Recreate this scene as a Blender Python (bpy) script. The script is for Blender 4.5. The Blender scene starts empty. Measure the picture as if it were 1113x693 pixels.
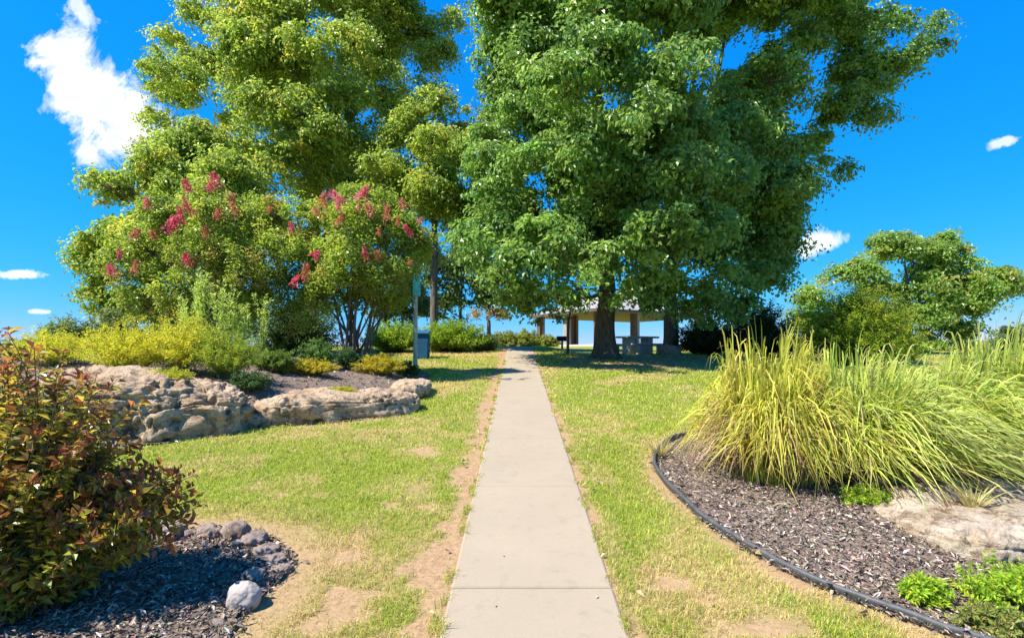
import bpy, bmesh, math
import numpy as np
from mathutils import Vector

# ------------------------------------------------------------------ camera, sky, sun, exposure
F, CX, HY, CAMZ = 560.0, 556.5, 383.0, 1.75      # focal length in photo pixels, principal column, horizon row, eye height
SLOPE = 0.0911                                     # the walk climbs about 9 %
scene = bpy.context.scene
col = scene.collection
cam_data = bpy.data.cameras.new('camera')
cam = bpy.data.objects.new('camera', cam_data)
col.objects.link(cam)
cam.location = (0, 0, CAMZ)
cam.rotation_euler = (math.pi / 2, 0, 0)
cam_data.sensor_width = 36.0
cam_data.lens = F / 1113 * 36.0
cam_data.shift_y = (HY - 346.5) / 1113
cam_data.clip_start = 0.05
cam_data.clip_end = 9000
scene.camera = cam

SUN_DIR = Vector((-0.54, -0.25, 0.80)).normalized()      # towards the sun
el = math.asin(SUN_DIR.z)
az = math.atan2(SUN_DIR.x, SUN_DIR.y)
sun_data = bpy.data.lights.new('sun', 'SUN')
sun_data.energy = 4.9
sun_data.angle = math.radians(0.53)
sun_data.color = (1.0, 0.935, 0.83)
sun = bpy.data.objects.new('sun', sun_data)
col.objects.link(sun)
sun.rotation_euler = SUN_DIR.to_track_quat('Z', 'Y').to_euler()

vs = scene.view_settings
vs.view_transform = 'Standard'
vs.look = 'None'
vs.exposure = 1.05
vs.gamma = 1.0
vs.use_curve_mapping = False
scene.cycles.max_bounces = 6
scene.cycles.diffuse_bounces = 4
scene.cycles.glossy_bounces = 2
scene.cycles.transmission_bounces = 4
scene.cycles.transparent_max_bounces = 4
scene.cycles.use_denoising = True


def make_world():
    w = bpy.data.worlds.new('World')
    scene.world = w
    w.use_nodes = True
    nt = w.node_tree
    nt.nodes.clear()
    N, L = nt.nodes.new, nt.links.new
    out = N('ShaderNodeOutputWorld')
    bg = N('ShaderNodeBackground')
    bg.inputs['Strength'].default_value = 0.148
    L(bg.outputs[0], out.inputs[0])
    sky = N('ShaderNodeTexSky')
    sky.sky_type = 'NISHITA'
    sky.sun_disc = False
    sky.sun_elevation = el
    sky.sun_rotation = az
    sky.altitude = 300
    sky.air_density = 1.0
    sky.dust_density = 0.0
    sky.ozone_density = 2.5
    def math_(op, a, b=None, c=None, clamp=False):
        n = N('ShaderNodeMath')
        n.operation = op
        n.use_clamp = clamp
        for i, v in enumerate((a, b, c)):
            if v is None:
                continue
            if isinstance(v, (int, float)):
                n.inputs[i].default_value = v
            else:
                L(v, n.inputs[i])
        return n.outputs[0]
    tc = N('ShaderNodeTexCoord')
    sep = N('ShaderNodeSeparateXYZ')
    L(tc.outputs['Generated'], sep.inputs[0])
    x, y, z = sep.outputs
    yy = math_('MAXIMUM', y, 0.02)
    u, v = math_('DIVIDE', x, yy), math_('DIVIDE', z, yy)
    comb = N('ShaderNodeCombineXYZ')
    L(u, comb.inputs[0])
    L(v, comb.inputs[1])
    # each cloud: bearing u, height v, half sizes along its own axes, tilt, noise scale, seed
    clouds = [(-0.825, 0.515, 0.085, 0.165, 0.45, 9.0, 0.0, 1.0),
              (-0.745, 0.450, 0.065, 0.110, 0.75, 12.0, 1.0, 0.95),
              (-0.835, 0.665, 0.018, 0.060, 0.60, 15.0, 2.0, 0.7),
              (0.590, 0.214, 0.060, 0.030, 0.10, 14.0, 3.0, 1.0),
              (0.955, 0.410, 0.034, 0.011, 0.30, 24.0, 4.0, 0.85),
              (-0.965, 0.152, 0.060, 0.010, 0.00, 18.0, 5.0, 0.95),
              (-0.925, 0.080, 0.028, 0.006, 0.00, 26.0, 6.0, 0.75)]
    total = None
    for cu, cv, ru, rv, tilt, sc, seed, amt in clouds:
        du, dv = math_('SUBTRACT', u, cu), math_('SUBTRACT', v, cv)
        ca, sa = math.cos(tilt), math.sin(tilt)
        a = math_('ADD', math_('MULTIPLY', du, ca / ru), math_('MULTIPLY', dv, sa / ru))
        b = math_('ADD', math_('MULTIPLY', du, -sa / rv), math_('MULTIPLY', dv, ca / rv))
        d = math_('SQRT', math_('ADD', math_('MULTIPLY', a, a), math_('MULTIPLY', b, b)))
        nz = N('ShaderNodeTexNoise')
        nz.noise_dimensions = '4D'
        nz.inputs['W'].default_value = seed * 3.7
        nz.inputs['Scale'].default_value = sc
        nz.inputs['Detail'].default_value = 9
        nz.inputs['Roughness'].default_value = 0.66
        nz.inputs['Distortion'].default_value = 0.5
        L(comb.outputs[0], nz.inputs['Vector'])
        m = math_('ADD', math_('SUBTRACT', 1.0, d), math_('MULTIPLY', math_('SUBTRACT', nz.outputs['Fac'], 0.5), 3.2))
        m = math_('MULTIPLY', math_('MULTIPLY', m, 2.1, clamp=True), amt)
        total = m if total is None else math_('MAXIMUM', total, m)
    total = math_('MULTIPLY', total, math_('GREATER_THAN', y, 0.05))
    nz = N('ShaderNodeTexNoise')
    nz.inputs['Scale'].default_value = 16
    nz.inputs['Detail'].default_value = 6
    L(comb.outputs[0], nz.inputs['Vector'])
    cr = N('ShaderNodeValToRGB')
    cr.color_ramp.elements[0].position = 0.38
    cr.color_ramp.elements[0].color = (3.2, 3.5, 3.9, 1)
    cr.color_ramp.elements[1].position = 0.58
    cr.color_ramp.elements[1].color = (4.4, 4.4, 4.4, 1)
    L(nz.outputs['Fac'], cr.inputs[0])
    mix = N('ShaderNodeMix')
    mix.data_type = 'RGBA'
    L(total, mix.inputs[0])
    # the deep saturated blue of a clear dry day: one power curve per colour channel of the sky
    sc3, out3 = N('ShaderNodeSeparateColor'), N('ShaderNodeCombineColor')
    L(sky.outputs[0], sc3.inputs[0])
    for k, (gain, power) in enumerate(((0.0115, 2.4), (0.71, 0.58), (3.0, 0.12))):
        L(math_('MULTIPLY', math_('POWER', sc3.outputs[k], power), gain), out3.inputs[k])
    L(out3.outputs[0], mix.inputs[6])
    L(cr.outputs[0], mix.inputs[7])
    L(mix.outputs[2], bg.inputs['Color'])


make_world()

# ------------------------------------------------------------------ helpers
rng = np.random.default_rng(7)


def tag(o, label=None, cat=None, group=None, kind=None):
    if label: o['label'] = label
    if cat: o['category'] = cat
    if group: o['group'] = group
    if kind: o['kind'] = kind
    return o


def empty(name, loc, label, cat, group=None):
    o = bpy.data.objects.new(name, None)
    o.empty_display_size = 0.2
    col.objects.link(o)
    o.location = loc
    return tag(o, label, cat, group)


def link(name, me, mat, parent=None):
    o = bpy.data.objects.new(name, me)
    if mat is not None and not me.materials:
        me.materials.append(mat)
    col.objects.link(o)
    if parent is not None:
        o.parent = parent
        o.location = -Vector(parent.location)      # meshes are authored in world coordinates
    return o


def np_mesh(name, verts, faces, color=None, attrs=None, smooth=False):
    """faces: (M,k) index array, or a list of such arrays with different k."""
    me = bpy.data.meshes.new(name)
    verts = np.asarray(verts, np.float32)
    fl = faces if isinstance(faces, list) else [faces]
    fl = [np.asarray(f, np.int32) for f in fl if len(f)]
    me.vertices.add(len(verts))
    me.vertices.foreach_set('co', verts.ravel())
    idx = np.concatenate([f.ravel() for f in fl])
    tot = np.concatenate([np.full(len(f), f.shape[1], np.int32) for f in fl])
    start = np.concatenate([[0], np.cumsum(tot)[:-1]]).astype(np.int32)
    me.loops.add(len(idx))
    me.loops.foreach_set('vertex_index', idx)
    me.polygons.add(len(tot))
    me.polygons.foreach_set('loop_start', start)
    me.polygons.foreach_set('use_smooth', np.full(len(tot), smooth, bool))
    me.update(calc_edges=True)
    if color is not None:
        a = me.attributes.new('tint', 'FLOAT_COLOR', 'POINT')
        c = np.ones((len(verts), 4), np.float32)
        c[:, :3] = color
        a.data.foreach_set('color', c.ravel())
    for k, v in (attrs or {}).items():
        a = me.attributes.new(k, 'FLOAT', 'POINT')
        a.data.foreach_set('value', np.asarray(v, np.float32))
    return me


def unit(v):
    return v / np.maximum(np.linalg.norm(v, axis=-1, keepdims=True), 1e-9)


def sphere_dirs(n, r=rng):
    return unit(r.normal(size=(n, 3)))


def _hash(ix, iy, iz, seed):
    h = (ix * 374761393 + iy * 668265263 + iz * 1440662683 + seed * 974634777) & 0xffffffff
    h = ((h ^ (h >> 13)) * 1274126177) & 0xffffffff
    h = ((h ^ (h >> 16)) * 2246822519) & 0xffffffff
    return ((h ^ (h >> 15)) & 0xffffff) / float(0xffffff)


def vnoise(p, seed=0):
    p = np.asarray(p, float)
    i = np.floor(p).astype(np.int64)
    f = p - i
    f = f * f * (3 - 2 * f)
    r = 0
    for a in (0, 1):
        wa = f[:, 0] if a else 1 - f[:, 0]
        for b in (0, 1):
            wb = f[:, 1] if b else 1 - f[:, 1]
            for c in (0, 1):
                wc = f[:, 2] if c else 1 - f[:, 2]
                r = r + wa * wb * wc * _hash(i[:, 0] + a, i[:, 1] + b, i[:, 2] + c, seed)
    return r


def fbm(p, octaves=4, seed=0, gain=0.5):
    s, a, t = 0, 1.0, 0
    p = np.asarray(p, float)
    for k in range(octaves):
        s = s + a * vnoise(p * 2 ** k + 17.3 * k, seed + k)
        t += a
        a *= gain
    return s / t


def fbm2(x, y, scale, octaves=4, seed=0):
    x, y = np.asarray(x, float), np.asarray(y, float)
    p = np.stack([x.ravel() * scale, y.ravel() * scale, np.full(x.size, 0.37)], 1)
    return fbm(p, octaves, seed).reshape(x.shape)


def smooth(a, b, x):
    t = np.clip((x - a) / (b - a), 0, 1)
    return t * t * (3 - 2 * t)


def poly_sd(x, y, poly):
    """signed distance to a polygon, negative inside"""
    x, y = np.asarray(x, float), np.asarray(y, float)
    d = np.full(x.shape, 1e9)
    inside = np.zeros(x.shape, bool)
    n = len(poly)
    for i in range(n):
        ax, ay = poly[i]
        bx, by = poly[(i + 1) % n]
        ex, ey = bx - ax, by - ay
        wx, wy = x - ax, y - ay
        t = np.clip((wx * ex + wy * ey) / (ex * ex + ey * ey + 1e-12), 0, 1)
        d = np.minimum(d, (wx - ex * t) ** 2 + (wy - ey * t) ** 2)
        c = ((ay > y) != (by > y)) & (x < (bx - ax) * (y - ay) / (by - ay + 1e-12) + ax)
        inside ^= c
    d = np.sqrt(d)
    return np.where(inside, -d, d)


def gp(px, py):
    """a photo pixel on the sloping lawn plane -> ground x, y"""
    Y = F * CAMZ / (py - HY + F * SLOPE)
    return ((px - CX) / F * Y, Y)


def wx(px, Y):
    return (px - CX) / F * Y


def wz(py, Y):
    return CAMZ + (HY - py) / F * Y


def catmull(pts, per=8):
    pts = [np.array(p, float) for p in pts]
    out = []
    for i in range(len(pts) - 1):
        p0, p1, p2, p3 = pts[max(i - 1, 0)], pts[i], pts[i + 1], pts[min(i + 2, len(pts) - 1)]
        for k in range(per):
            t = k / per
            out.append(0.5 * (2 * p1 + (p2 - p0) * t + (2 * p0 - 5 * p1 + 4 * p2 - p3) * t * t + (3 * p1 - p0 - 3 * p2 + p3) * t ** 3))
    out.append(pts[-1])
    return np.array(out)


# ------------------------------------------------------------------ the lie of the land
PATH_W = 0.993


def path_x(y):
    return 0.085 + 0.0116 * np.asarray(y, float)


ROCK_BED = [(-9.5, 3.9), (-7.2, 5.0), (-5.6, 5.9), (-4.45, 6.5), (-3.85, 7.3), (-2.3, 7.85), (-1.85, 9.6), (-1.85, 11.5),
            (-2.15, 13.2), (-3.0, 14.6), (-5.5, 15.6), (-9.0, 16.0), (-13, 15), (-13, 4)]
SHRUB_BED = [tuple(p) for p in catmull([gp(-60, 612), gp(60, 594), gp(130, 585), gp(190, 579), gp(240, 577), gp(275, 583), gp(303, 600),
                                        gp(311, 622), gp(290, 645), gp(262, 672), gp(243, 700)], 4)] + [(-1.35, 1.9), (-2.2, 1.2), (-4.5, 1.2), (-4.6, 3.4)]
EDGE_PX = [(752, 474), (736, 477), (723, 484), (714, 495), (713, 509), (725, 527), (746, 549), (777, 576), (821, 604), (872, 631),
           (932, 656), (1000, 680), (1045, 695)]
EDGE_LINE = catmull([gp(*p) for p in EDGE_PX] + [(2.75, 2.45), (3.3, 2.2), (4.0, 2.0)], 8)
GRASS_BED = [tuple(p) for p in EDGE_LINE] + [(7.5, 2.0), (9.5, 6.5), (6, 7.4), (3.2, 7.0)]
TREE_BED = [(0.9, 14.6), (2.6, 13.9), (4.6, 14.2), (7.0, 15.2), (8.2, 19.5), (6.5, 21.6), (4.0, 20.6), (2.3, 18.6)]


def H(x, y):
    x, y = np.asarray(x, float), np.asarray(y, float)
    plane = SLOPE * np.maximum(y, -14)
    cap = 1.98 - 0.33 * smooth(1.0, 3.2, x) * (1 - smooth(24, 38, y)) + 0.012 * np.clip(y - 20, 0, 30)
    k = 0.09
    hh = np.clip(0.5 + 0.5 * (cap - plane) / k, 0, 1)
    z = cap * (1 - hh) + plane * hh - k * hh * (1 - hh)
    # the hill falls away behind and at both sides
    fall = np.maximum(np.maximum(y - 58, 0), np.maximum(np.abs(x) - 34, 0))
    z = z - 24 * (1 - np.exp(-(fall / 90.0) ** 2 * 1.2))
    # raised planting bed behind the rocks
    near = (np.abs(x + 6) < 9) & (y > 2) & (y < 18)
    if np.any(near):
        sd = poly_sd(x, y, ROCK_BED)
        up = smooth(0.05, 1.0, -sd) * (0.22 + 0.42 * smooth(-2.6, -5.5, x)) * smooth(15.5, 11, y)
        z = z + np.where(near, up, 0)
    # shallow unevenness
    z = z + (fbm2(x, y, 0.55, 2, 3) - 0.5) * 0.05 * smooth(0.5, 1.4, np.abs(x - path_x(y)))
    sd = poly_sd(x, y, GRASS_BED)
    z = z - 0.03 * smooth(0, 0.1, -sd)
    return z


def h1(x, y):
    return float(H(np.array([x]), np.array([y]))[0])


def masks(x, y):
    """dry (straw) and bare (soil) patches of the lawn, both 0..1"""
    n1 = fbm2(x, y, 0.85, 4, 11)
    n2 = fbm2(x, y, 3.2, 3, 23)
    n3 = fbm2(x, y, 9.0, 3, 31)
    dry = 0.8 * smooth(0.46, 0.66, n1 * 0.55 + n2 * 0.30 + n3 * 0.15)
    dl = path_x(y) - PATH_W / 2 - x                                # distance left of the walk
    dr = x - path_x(y) - PATH_W / 2
    wl = -0.04 + 0.46 * fbm2(x, y, 1.7, 4, 41)
    wr = -0.03 + 0.16 * fbm2(x, y, 1.6, 3, 43)
    bare = np.where(dl > -0.05, smooth(wl + 0.10, wl - 0.06, dl + (n3 - 0.5) * 0.4 + (n2 - 0.5) * 0.3), 0)
    bare = np.maximum(bare, np.where(dr > -0.05, smooth(wr + 0.08, wr - 0.04, dr + (n3 - 0.5) * 0.14), 0))
    sb = poly_sd(x, y, SHRUB_BED)
    bare = np.maximum(bare, 0.8 * smooth(0.42, 0.02, sb + (n2 - 0.5) * 0.5))
    gb = poly_sd(x, y, GRASS_BED)
    bare = np.maximum(bare, 0.75 * smooth(0.22, 0.02, gb + (n3 - 0.5) * 0.3))
    blob = 0
    for bx, by, r in ((-1.05, 2.95, .30), (-0.75, 3.55, .22), (-1.2, 3.6, .30), (1.28, 2.75, .35), (0.95, 3.3, .18), (-0.9, 4.5, .25),
                      (-2.2, 5.0, .35), (1.6, 3.3, .25), (-0.55, 2.6, .22), (-1.1, 6.1, .35), (1.8, 2.3, .3)):
        blob = np.maximum(blob, smooth(1.25, 0.4, np.hypot(x - bx, y - by) / r + (n3 - 0.5) * 1.6))
    bare = np.maximum(bare, 0.85 * blob * smooth(0.42, 0.6, n2))
    bare = np.maximum(bare, 0.5 * smooth(0.62, 0.76, fbm2(x, y, 2.3, 4, 97) + (n3 - 0.5) * 0.25))
    near_dry = np.maximum(smooth(0.95, 0.2, dl) * (dl > 0), smooth(0.6, 0.1, dr) * (dr > 0)) * 0.75
    dry = np.clip(np.maximum(dry, 0.8 * near_dry * smooth(0.35, 0.65, n2)) + 0.5 * smooth(0.8, 0.2, sb) + 0.4 * smooth(0.5, 0.1, gb) + 0.4 * blob
                  + 0.06 * smooth(4.4, 2.6, y), 0, 1)
    strip = smooth(0.9, 0.4, np.abs(y - 18.4)) * (x < 0)             # the worn dry strip along the crest
    tb = poly_sd(x, y, TREE_BED)
    litter = smooth(0.5, -0.5, tb + (n2 - 0.5) * 2.0)
    bare = np.maximum(bare, litter * smooth(0.3, 0.48, n2) * 0.95)
    cr = smooth(0.9, 0.3, np.abs(y - 13.4 + 0.4 * x)) * smooth(-0.2, -0.6, x) * smooth(-2.6, -2.0, x)
    bare = np.maximum(bare, cr * smooth(0.45, 0.6, n2))
    dry = np.maximum(dry, strip)
    return dry, np.clip(bare, 0, 1)


# ------------------------------------------------------------------ materials
MATS = {}


def nodes(name):
    m = bpy.data.materials.new(name)
    m.use_nodes = True
    nt = m.node_tree
    b = nt.nodes['Principled BSDF']
    MATS[name] = m
    return m, nt, b, nt.nodes.new, nt.links.new


def ramp_noise(nt, scale, stops, detail=6, rough=0.6, coord='Object', stretch=None, kind='noise'):
    N, L = nt.nodes.new, nt.links.new
    tc = N('ShaderNodeTexCoord')
    src = tc.outputs[coord]
    if stretch:
        mp = N('ShaderNodeMapping')
        mp.inputs['Scale'].default_value = stretch
        L(src, mp.inputs[0])
        src = mp.outputs[0]
    t = N('ShaderNodeTexNoise') if kind == 'noise' else N('ShaderNodeTexVoronoi')
    t.inputs['Scale'].default_value = scale
    if kind == 'noise':
        t.inputs['Detail'].default_value = detail
        t.inputs['Roughness'].default_value = rough
    L(src, t.inputs['Vector'])
    fac = t.outputs['Fac'] if kind == 'noise' else t.outputs['Distance']
    r = N('ShaderNodeValToRGB')
    while len(r.color_ramp.elements) < len(stops):
        r.color_ramp.elements.new(0.5)
    for e, (p, c) in zip(r.color_ramp.elements, stops):
        e.position = p
        e.color = (*c, 1) if not np.isscalar(c) else (c, c, c, 1)
    L(fac, r.inputs[0])
    return r.outputs[0], fac


def bump(nt, b, height, strength=0.4, dist=0.02):
    n = nt.nodes.new('ShaderNodeBump')
    n.inputs['Strength'].default_value = strength
    n.inputs['Distance'].default_value = dist
    nt.links.new(height, n.inputs['Height'])
    nt.links.new(n.outputs[0], b.inputs['Normal'])
    return n


def mul(nt, a, b_, fac=1.0, mode='MULTIPLY'):
    m = nt.nodes.new('ShaderNodeMix')
    m.data_type = 'RGBA'
    m.blend_type = mode
    if isinstance(fac, (int, float)):
        m.inputs[0].default_value = fac
    else:
        nt.links.new(fac, m.inputs[0])
    for v, s in ((a, 6), (b_, 7)):
        if isinstance(v, tuple):
            m.inputs[s].default_value = (*v, 1)
        else:
            nt.links.new(v, m.inputs[s])
    return m.outputs[2]


def leaf_mat(name, rough=0.5, trans=0.3, spec=0.4):
    """leaves and blades: the tint of each leaf is stored on the leaf, light also comes through it"""
    m, nt, b, N, L = nodes(name)
    at = N('ShaderNodeAttribute')
    at.attribute_name = 'tint'
    L(at.outputs['Color'], b.inputs['Base Color'])
    b.inputs['Roughness'].default_value = rough
    b.inputs['Specular IOR Level'].default_value = spec
    tr = N('ShaderNodeBsdfTranslucent')
    hs = N('ShaderNodeHueSaturation')
    hs.inputs['Hue'].default_value = 0.485
    hs.inputs['Value'].default_value = 2.0
    L(at.outputs['Color'], hs.inputs['Color'])
    L(hs.outputs[0], tr.inputs['Color'])
    mx = N('ShaderNodeMixShader')
    mx.inputs[0].default_value = trans
    L(b.outputs[0], mx.inputs[1])
    L(tr.outputs[0], mx.inputs[2])
    L(mx.outputs[0], nt.nodes['Material Output'].inputs['Surface'])
    return m


def plain(name, color, rough=0.6, noise=0.25, scale=12, metal=0.0, bstr=0.15):
    m, nt, b, N, L = nodes(name)
    c = np.array(color)
    o, fac = ramp_noise(nt, scale, [(0.3, tuple(c * (1 - noise))), (0.7, tuple(np.minimum(c * (1 + noise), 1)))])
    L(o, b.inputs['Base Color'])
    b.inputs['Roughness'].default_value = rough
    b.inputs['Metallic'].default_value = metal
    bump(nt, b, fac, bstr, 0.01)
    return m


LEAF = leaf_mat('leaf_surface', 0.38, 0.44, 0.65)
LEAF_SOFT = leaf_mat('leaf_soft', 0.6, 0.38, 0.3)
BLADE = leaf_mat('blade_surface', 0.5, 0.3, 0.35)
PETAL = leaf_mat('petal_surface', 0.7, 0.35, 0.2)
CHIP = leaf_mat('chip_surface', 0.9, 0.0, 0.15)


def m_lawn():
    m, nt, b, N, L = nodes('lawn_soil')
    g, f1 = ramp_noise(nt, 40, [(0.3, (0.12, 0.15, 0.02)), (0.55, (0.21, 0.24, 0.035)), (0.8, (0.30, 0.29, 0.07))], 8, 0.7)
    s, f2 = ramp_noise(nt, 55, [(0.25, (0.27, 0.20, 0.08)), (0.6, (0.42, 0.32, 0.14)), (0.85, (0.52, 0.42, 0.22))], 8, 0.7)
    e, f3 = ramp_noise(nt, 24, [(0.25, (0.22, 0.13, 0.07)), (0.6, (0.40, 0.26, 0.15)), (0.85, (0.50, 0.36, 0.22))], 9, 0.72)
    a1 = N('ShaderNodeAttribute'); a1.attribute_name = 'dry'
    a2 = N('ShaderNodeAttribute'); a2.attribute_name = 'bare'
    c = mul(nt, g, s, a1.outputs['Fac'], 'MIX')
    c = mul(nt, c, e, a2.outputs['Fac'], 'MIX')
    L(c, b.inputs['Base Color'])
    b.inputs['Roughness'].default_value = 0.95
    b.inputs['Specular IOR Level'].default_value = 0.1
    bump(nt, b, f3, 0.7, 0.02)
    return m


def m_concrete(name='walk_concrete', base=(0.34, 0.278, 0.198)):
    m, nt, b, N, L = nodes(name)
    c = np.array(base)
    o, f = ramp_noise(nt, 1.3, [(0.3, tuple(c * 0.93)), (0.7, tuple(c * 1.03))], 5, 0.6)
    o2, f2 = ramp_noise(nt, 160, [(0.25, 0.78), (0.5, 1.0), (0.8, 1.06)], 3, 0.8)
    o3, f3 = ramp_noise(nt, 9, [(0.34, 0.90), (0.46, 1.0)], 8, 0.7)
    L(mul(nt, mul(nt, o, o2), o3), b.inputs['Base Color'])
    b.inputs['Roughness'].default_value = 0.88
    b.inputs['Specular IOR Level'].default_value = 0.25
    bump(nt, b, f2, 0.25, 0.004)
    return m


def m_rock(name, stops, dark=(0.14, 0.11, 0.09)):
    m, nt, b, N, L = nodes(name)
    o, f = ramp_noise(nt, 2.6, stops, 9, 0.66, stretch=(1, 1, 2.2))
    o2, f2 = ramp_noise(nt, 26, [(0.3, 0.62), (0.52, 1.0), (0.8, 1.12)], 8, 0.72)
    o3, f3 = ramp_noise(nt, 7, [(0.41, dark), (0.49, (1, 1, 1))], 9, 0.75)
    c = mul(nt, mul(nt, o, o2), o3, 0.7)
    L(c, b.inputs['Base Color'])
    b.inputs['Roughness'].default_value = 0.92
    b.inputs['Specular IOR Level'].default_value = 0.2
    bump(nt, b, f2, 1.0, 0.05)
    return m


def m_bark(name, base):
    m, nt, b, N, L = nodes(name)
    c = np.array(base)
    o, f = ramp_noise(nt, 9, [(0.3, tuple(c * 0.35)), (0.5, tuple(c)), (0.75, tuple(c * 1.7))], 8, 0.7, stretch=(2.2, 2.2, 0.35))
    L(o, b.inputs['Base Color'])
    b.inputs['Roughness'].default_value = 0.95
    b.inputs['Specular IOR Level'].default_value = 0.15
    bump(nt, b, f, 0.9, 0.05)
    return m


M_LAWN = m_lawn()
M_WALK = m_concrete()
M_SLAB = m_concrete('table_concrete', (0.46, 0.46, 0.43))
M_ROCK = m_rock('ledge_limestone', [(0.3, (0.38, 0.25, 0.15)), (0.5, (0.57, 0.41, 0.265)), (0.72, (0.71, 0.55, 0.38))])
M_PALE = m_rock('pale_limestone', [(0.3, (0.44, 0.32, 0.20)), (0.5, (0.60, 0.48, 0.35)), (0.7, (0.70, 0.61, 0.48))], (0.3, 0.22, 0.15))
M_COBBLE = m_rock('cobble_stone', [(0.3, (0.30, 0.22, 0.18)), (0.55, (0.43, 0.335, 0.28)), (0.75, (0.54, 0.45, 0.385))], (0.4, 0.32, 0.28))
M_BOULDER = plain('round_stone', (0.36, 0.31, 0.275), 0.9, 0.12, 30)
M_MULCH = plain('mulch_soil', (0.16, 0.115, 0.085), 0.95, 0.6, 45, bstr=1.0)
M_EDGING = plain('edging_plastic', (0.07, 0.072, 0.075), 0.6, 0.35, 20)
M_BARK_DARK = m_bark('bark_dark', (0.13, 0.10, 0.078))
M_BARK_GREY = m_bark('bark_grey', (0.16, 0.135, 0.115))
M_BARK_SMOOTH = m_bark('bark_smooth', (0.13, 0.10, 0.075))
M_STEM = plain('stem_surface', (0.09, 0.05, 0.03), 0.8, 0.3)
M_STEM_GREEN = plain('green_stem', (0.12, 0.15, 0.04), 0.8, 0.3)


# ------------------------------------------------------------------ geometry builders
class Tubes:
    def __init__(self):
        self.v, self.f, self.n = [], [], 0

    def add(self, pts, radii, sides=6, cap=True):
        pts = np.asarray(pts, float)
        k = len(pts)
        radii = np.broadcast_to(np.asarray(radii, float), (k,))
        tan = unit(np.gradient(pts, axis=0))
        ref = np.array([0.31, 0.95, 0.05]) if abs(tan[0][1]) < 0.9 else np.array([1.0, 0, 0])
        u = unit(np.cross(tan, ref))
        w = np.cross(tan, u)
        a = np.arange(sides) * 2 * math.pi / sides
        ring = pts[:, None, :] + radii[:, None, None] * (np.cos(a)[None, :, None] * u[:, None, :] + np.sin(a)[None, :, None] * w[:, None, :])
        self.v.append(ring.reshape(-1, 3))
        i = np.arange(k - 1)[:, None] * sides
        j = np.arange(sides)[None, :]
        jn = (j + 1) % sides
        q = np.stack([i + j, i + jn, i + sides + jn, i + sides + j], -1).reshape(-1, 4) + self.n
        self.f.append(q)
        self.n += k * sides

    def mesh(self, name):
        return np_mesh(name, np.concatenate(self.v), np.concatenate(self.f), smooth=True)


def bez(p0, p1, p2, n):
    t = np.linspace(0, 1, n)[:, None]
    return (1 - t) ** 2 * p0 + 2 * t * (1 - t) * p1 + t * t * p2


def leaf_mesh(name, pos, axis, normal, length, width, color, fold=0.25, curl=0.2):
    """one folded six-point leaf per row: pos is its base, axis the way it points"""
    n = len(pos)
    axis = unit(axis)
    side = unit(np.cross(axis, normal))
    nor = np.cross(side, axis)
    L_, W_ = length[:, None], width[:, None]
    b = pos
    t = pos + axis * L_ - nor * L_ * curl
    m1 = pos + axis * L_ * 0.42 + nor * L_ * 0.03
    l = m1 + side * W_ * 0.5 + nor * W_ * fold
    r = m1 - side * W_ * 0.5 + nor * W_ * fold
    v = np.stack([b, r, t, l], 1).reshape(-1, 3)
    i = np.arange(n)[:, None] * 4
    f = np.concatenate([i + np.array([[0, 1, 2]]), i + np.array([[0, 2, 3]])], 0)
    return np_mesh(name, v, f, color=np.repeat(color, 4, 0))


def ribbon_mesh(name, p0, p1, p2, width, color, tip_color=None, seg=6):
    """one tapering ribbon per row along a quadratic curve"""
    n = len(p0)
    t = np.linspace(0, 1, seg + 1)[None, :, None]
    c = (1 - t) ** 2 * p0[:, None] + 2 * t * (1 - t) * p1[:, None] + t * t * p2[:, None]
    tan = np.gradient(c, axis=1)
    side = unit(np.cross(tan, rng.normal(size=(n, 1, 3)) * 0.5 + np.array([0, -0.6, 0.8])))
    w = width[:, None, None] * 0.5 * np.clip(np.minimum(0.45 + 2.2 * t, 2.2 * (1 - t) + 0.06), 0.05, 1)
    v = np.stack([c - side * w, c + side * w], 2).reshape(-1, 3)
    k = np.arange(seg)[None, :] * 2 + np.arange(n)[:, None] * 2 * (seg + 1)
    f = np.stack([k, k + 1, k + 3, k + 2], -1).reshape(-1, 4)
    cc = np.repeat(color[:, None, :], seg + 1, 1)
    if tip_color is not None:
        tt = t ** 1.5
        cc = cc * (1 - tt) + tip_color[:, None, :] * tt
    cc = np.repeat(cc, 2, 1).reshape(-1, 3)
    return np_mesh(name, v, f, color=cc)


def pick(palette, n, jitter=0.18):
    """a colour per leaf out of a weighted palette [(r,g,b,weight), ...]"""
    p = np.array(palette, float)
    i = rng.choice(len(p), n, p=p[:, 3] / p[:, 3].sum())
    return np.clip(p[i, :3] * (1 + rng.normal(0, jitter, (n, 1))) * (1 + rng.normal(0, jitter * 0.35, (n, 3))), 0.004, 0.8)


def shells(majors, n, lobe_r):
    """smaller lobes spread over the surface of big ellipsoids (c, r), and some within"""
    out = []
    vol = np.array([r[0] * r[2] + r[0] * r[1] for c, r in majors])
    cnt = rng.multinomial(n, vol / vol.sum())
    for (c, r), k in zip(majors, cnt):
        d = sphere_dirs(k)
        d[:, 2] = np.where(d[:, 2] < -0.75, -d[:, 2], d[:, 2])
        s = rng.uniform(0.55, 0.95, (k, 1))
        p = np.array(c) + d * np.array(r) * s
        for q in p:
            rr = lobe_r * rng.uniform(0.7, 1.25)
            out.append((q, np.array([rr, rr, rr * 0.72])))
    return out


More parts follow.
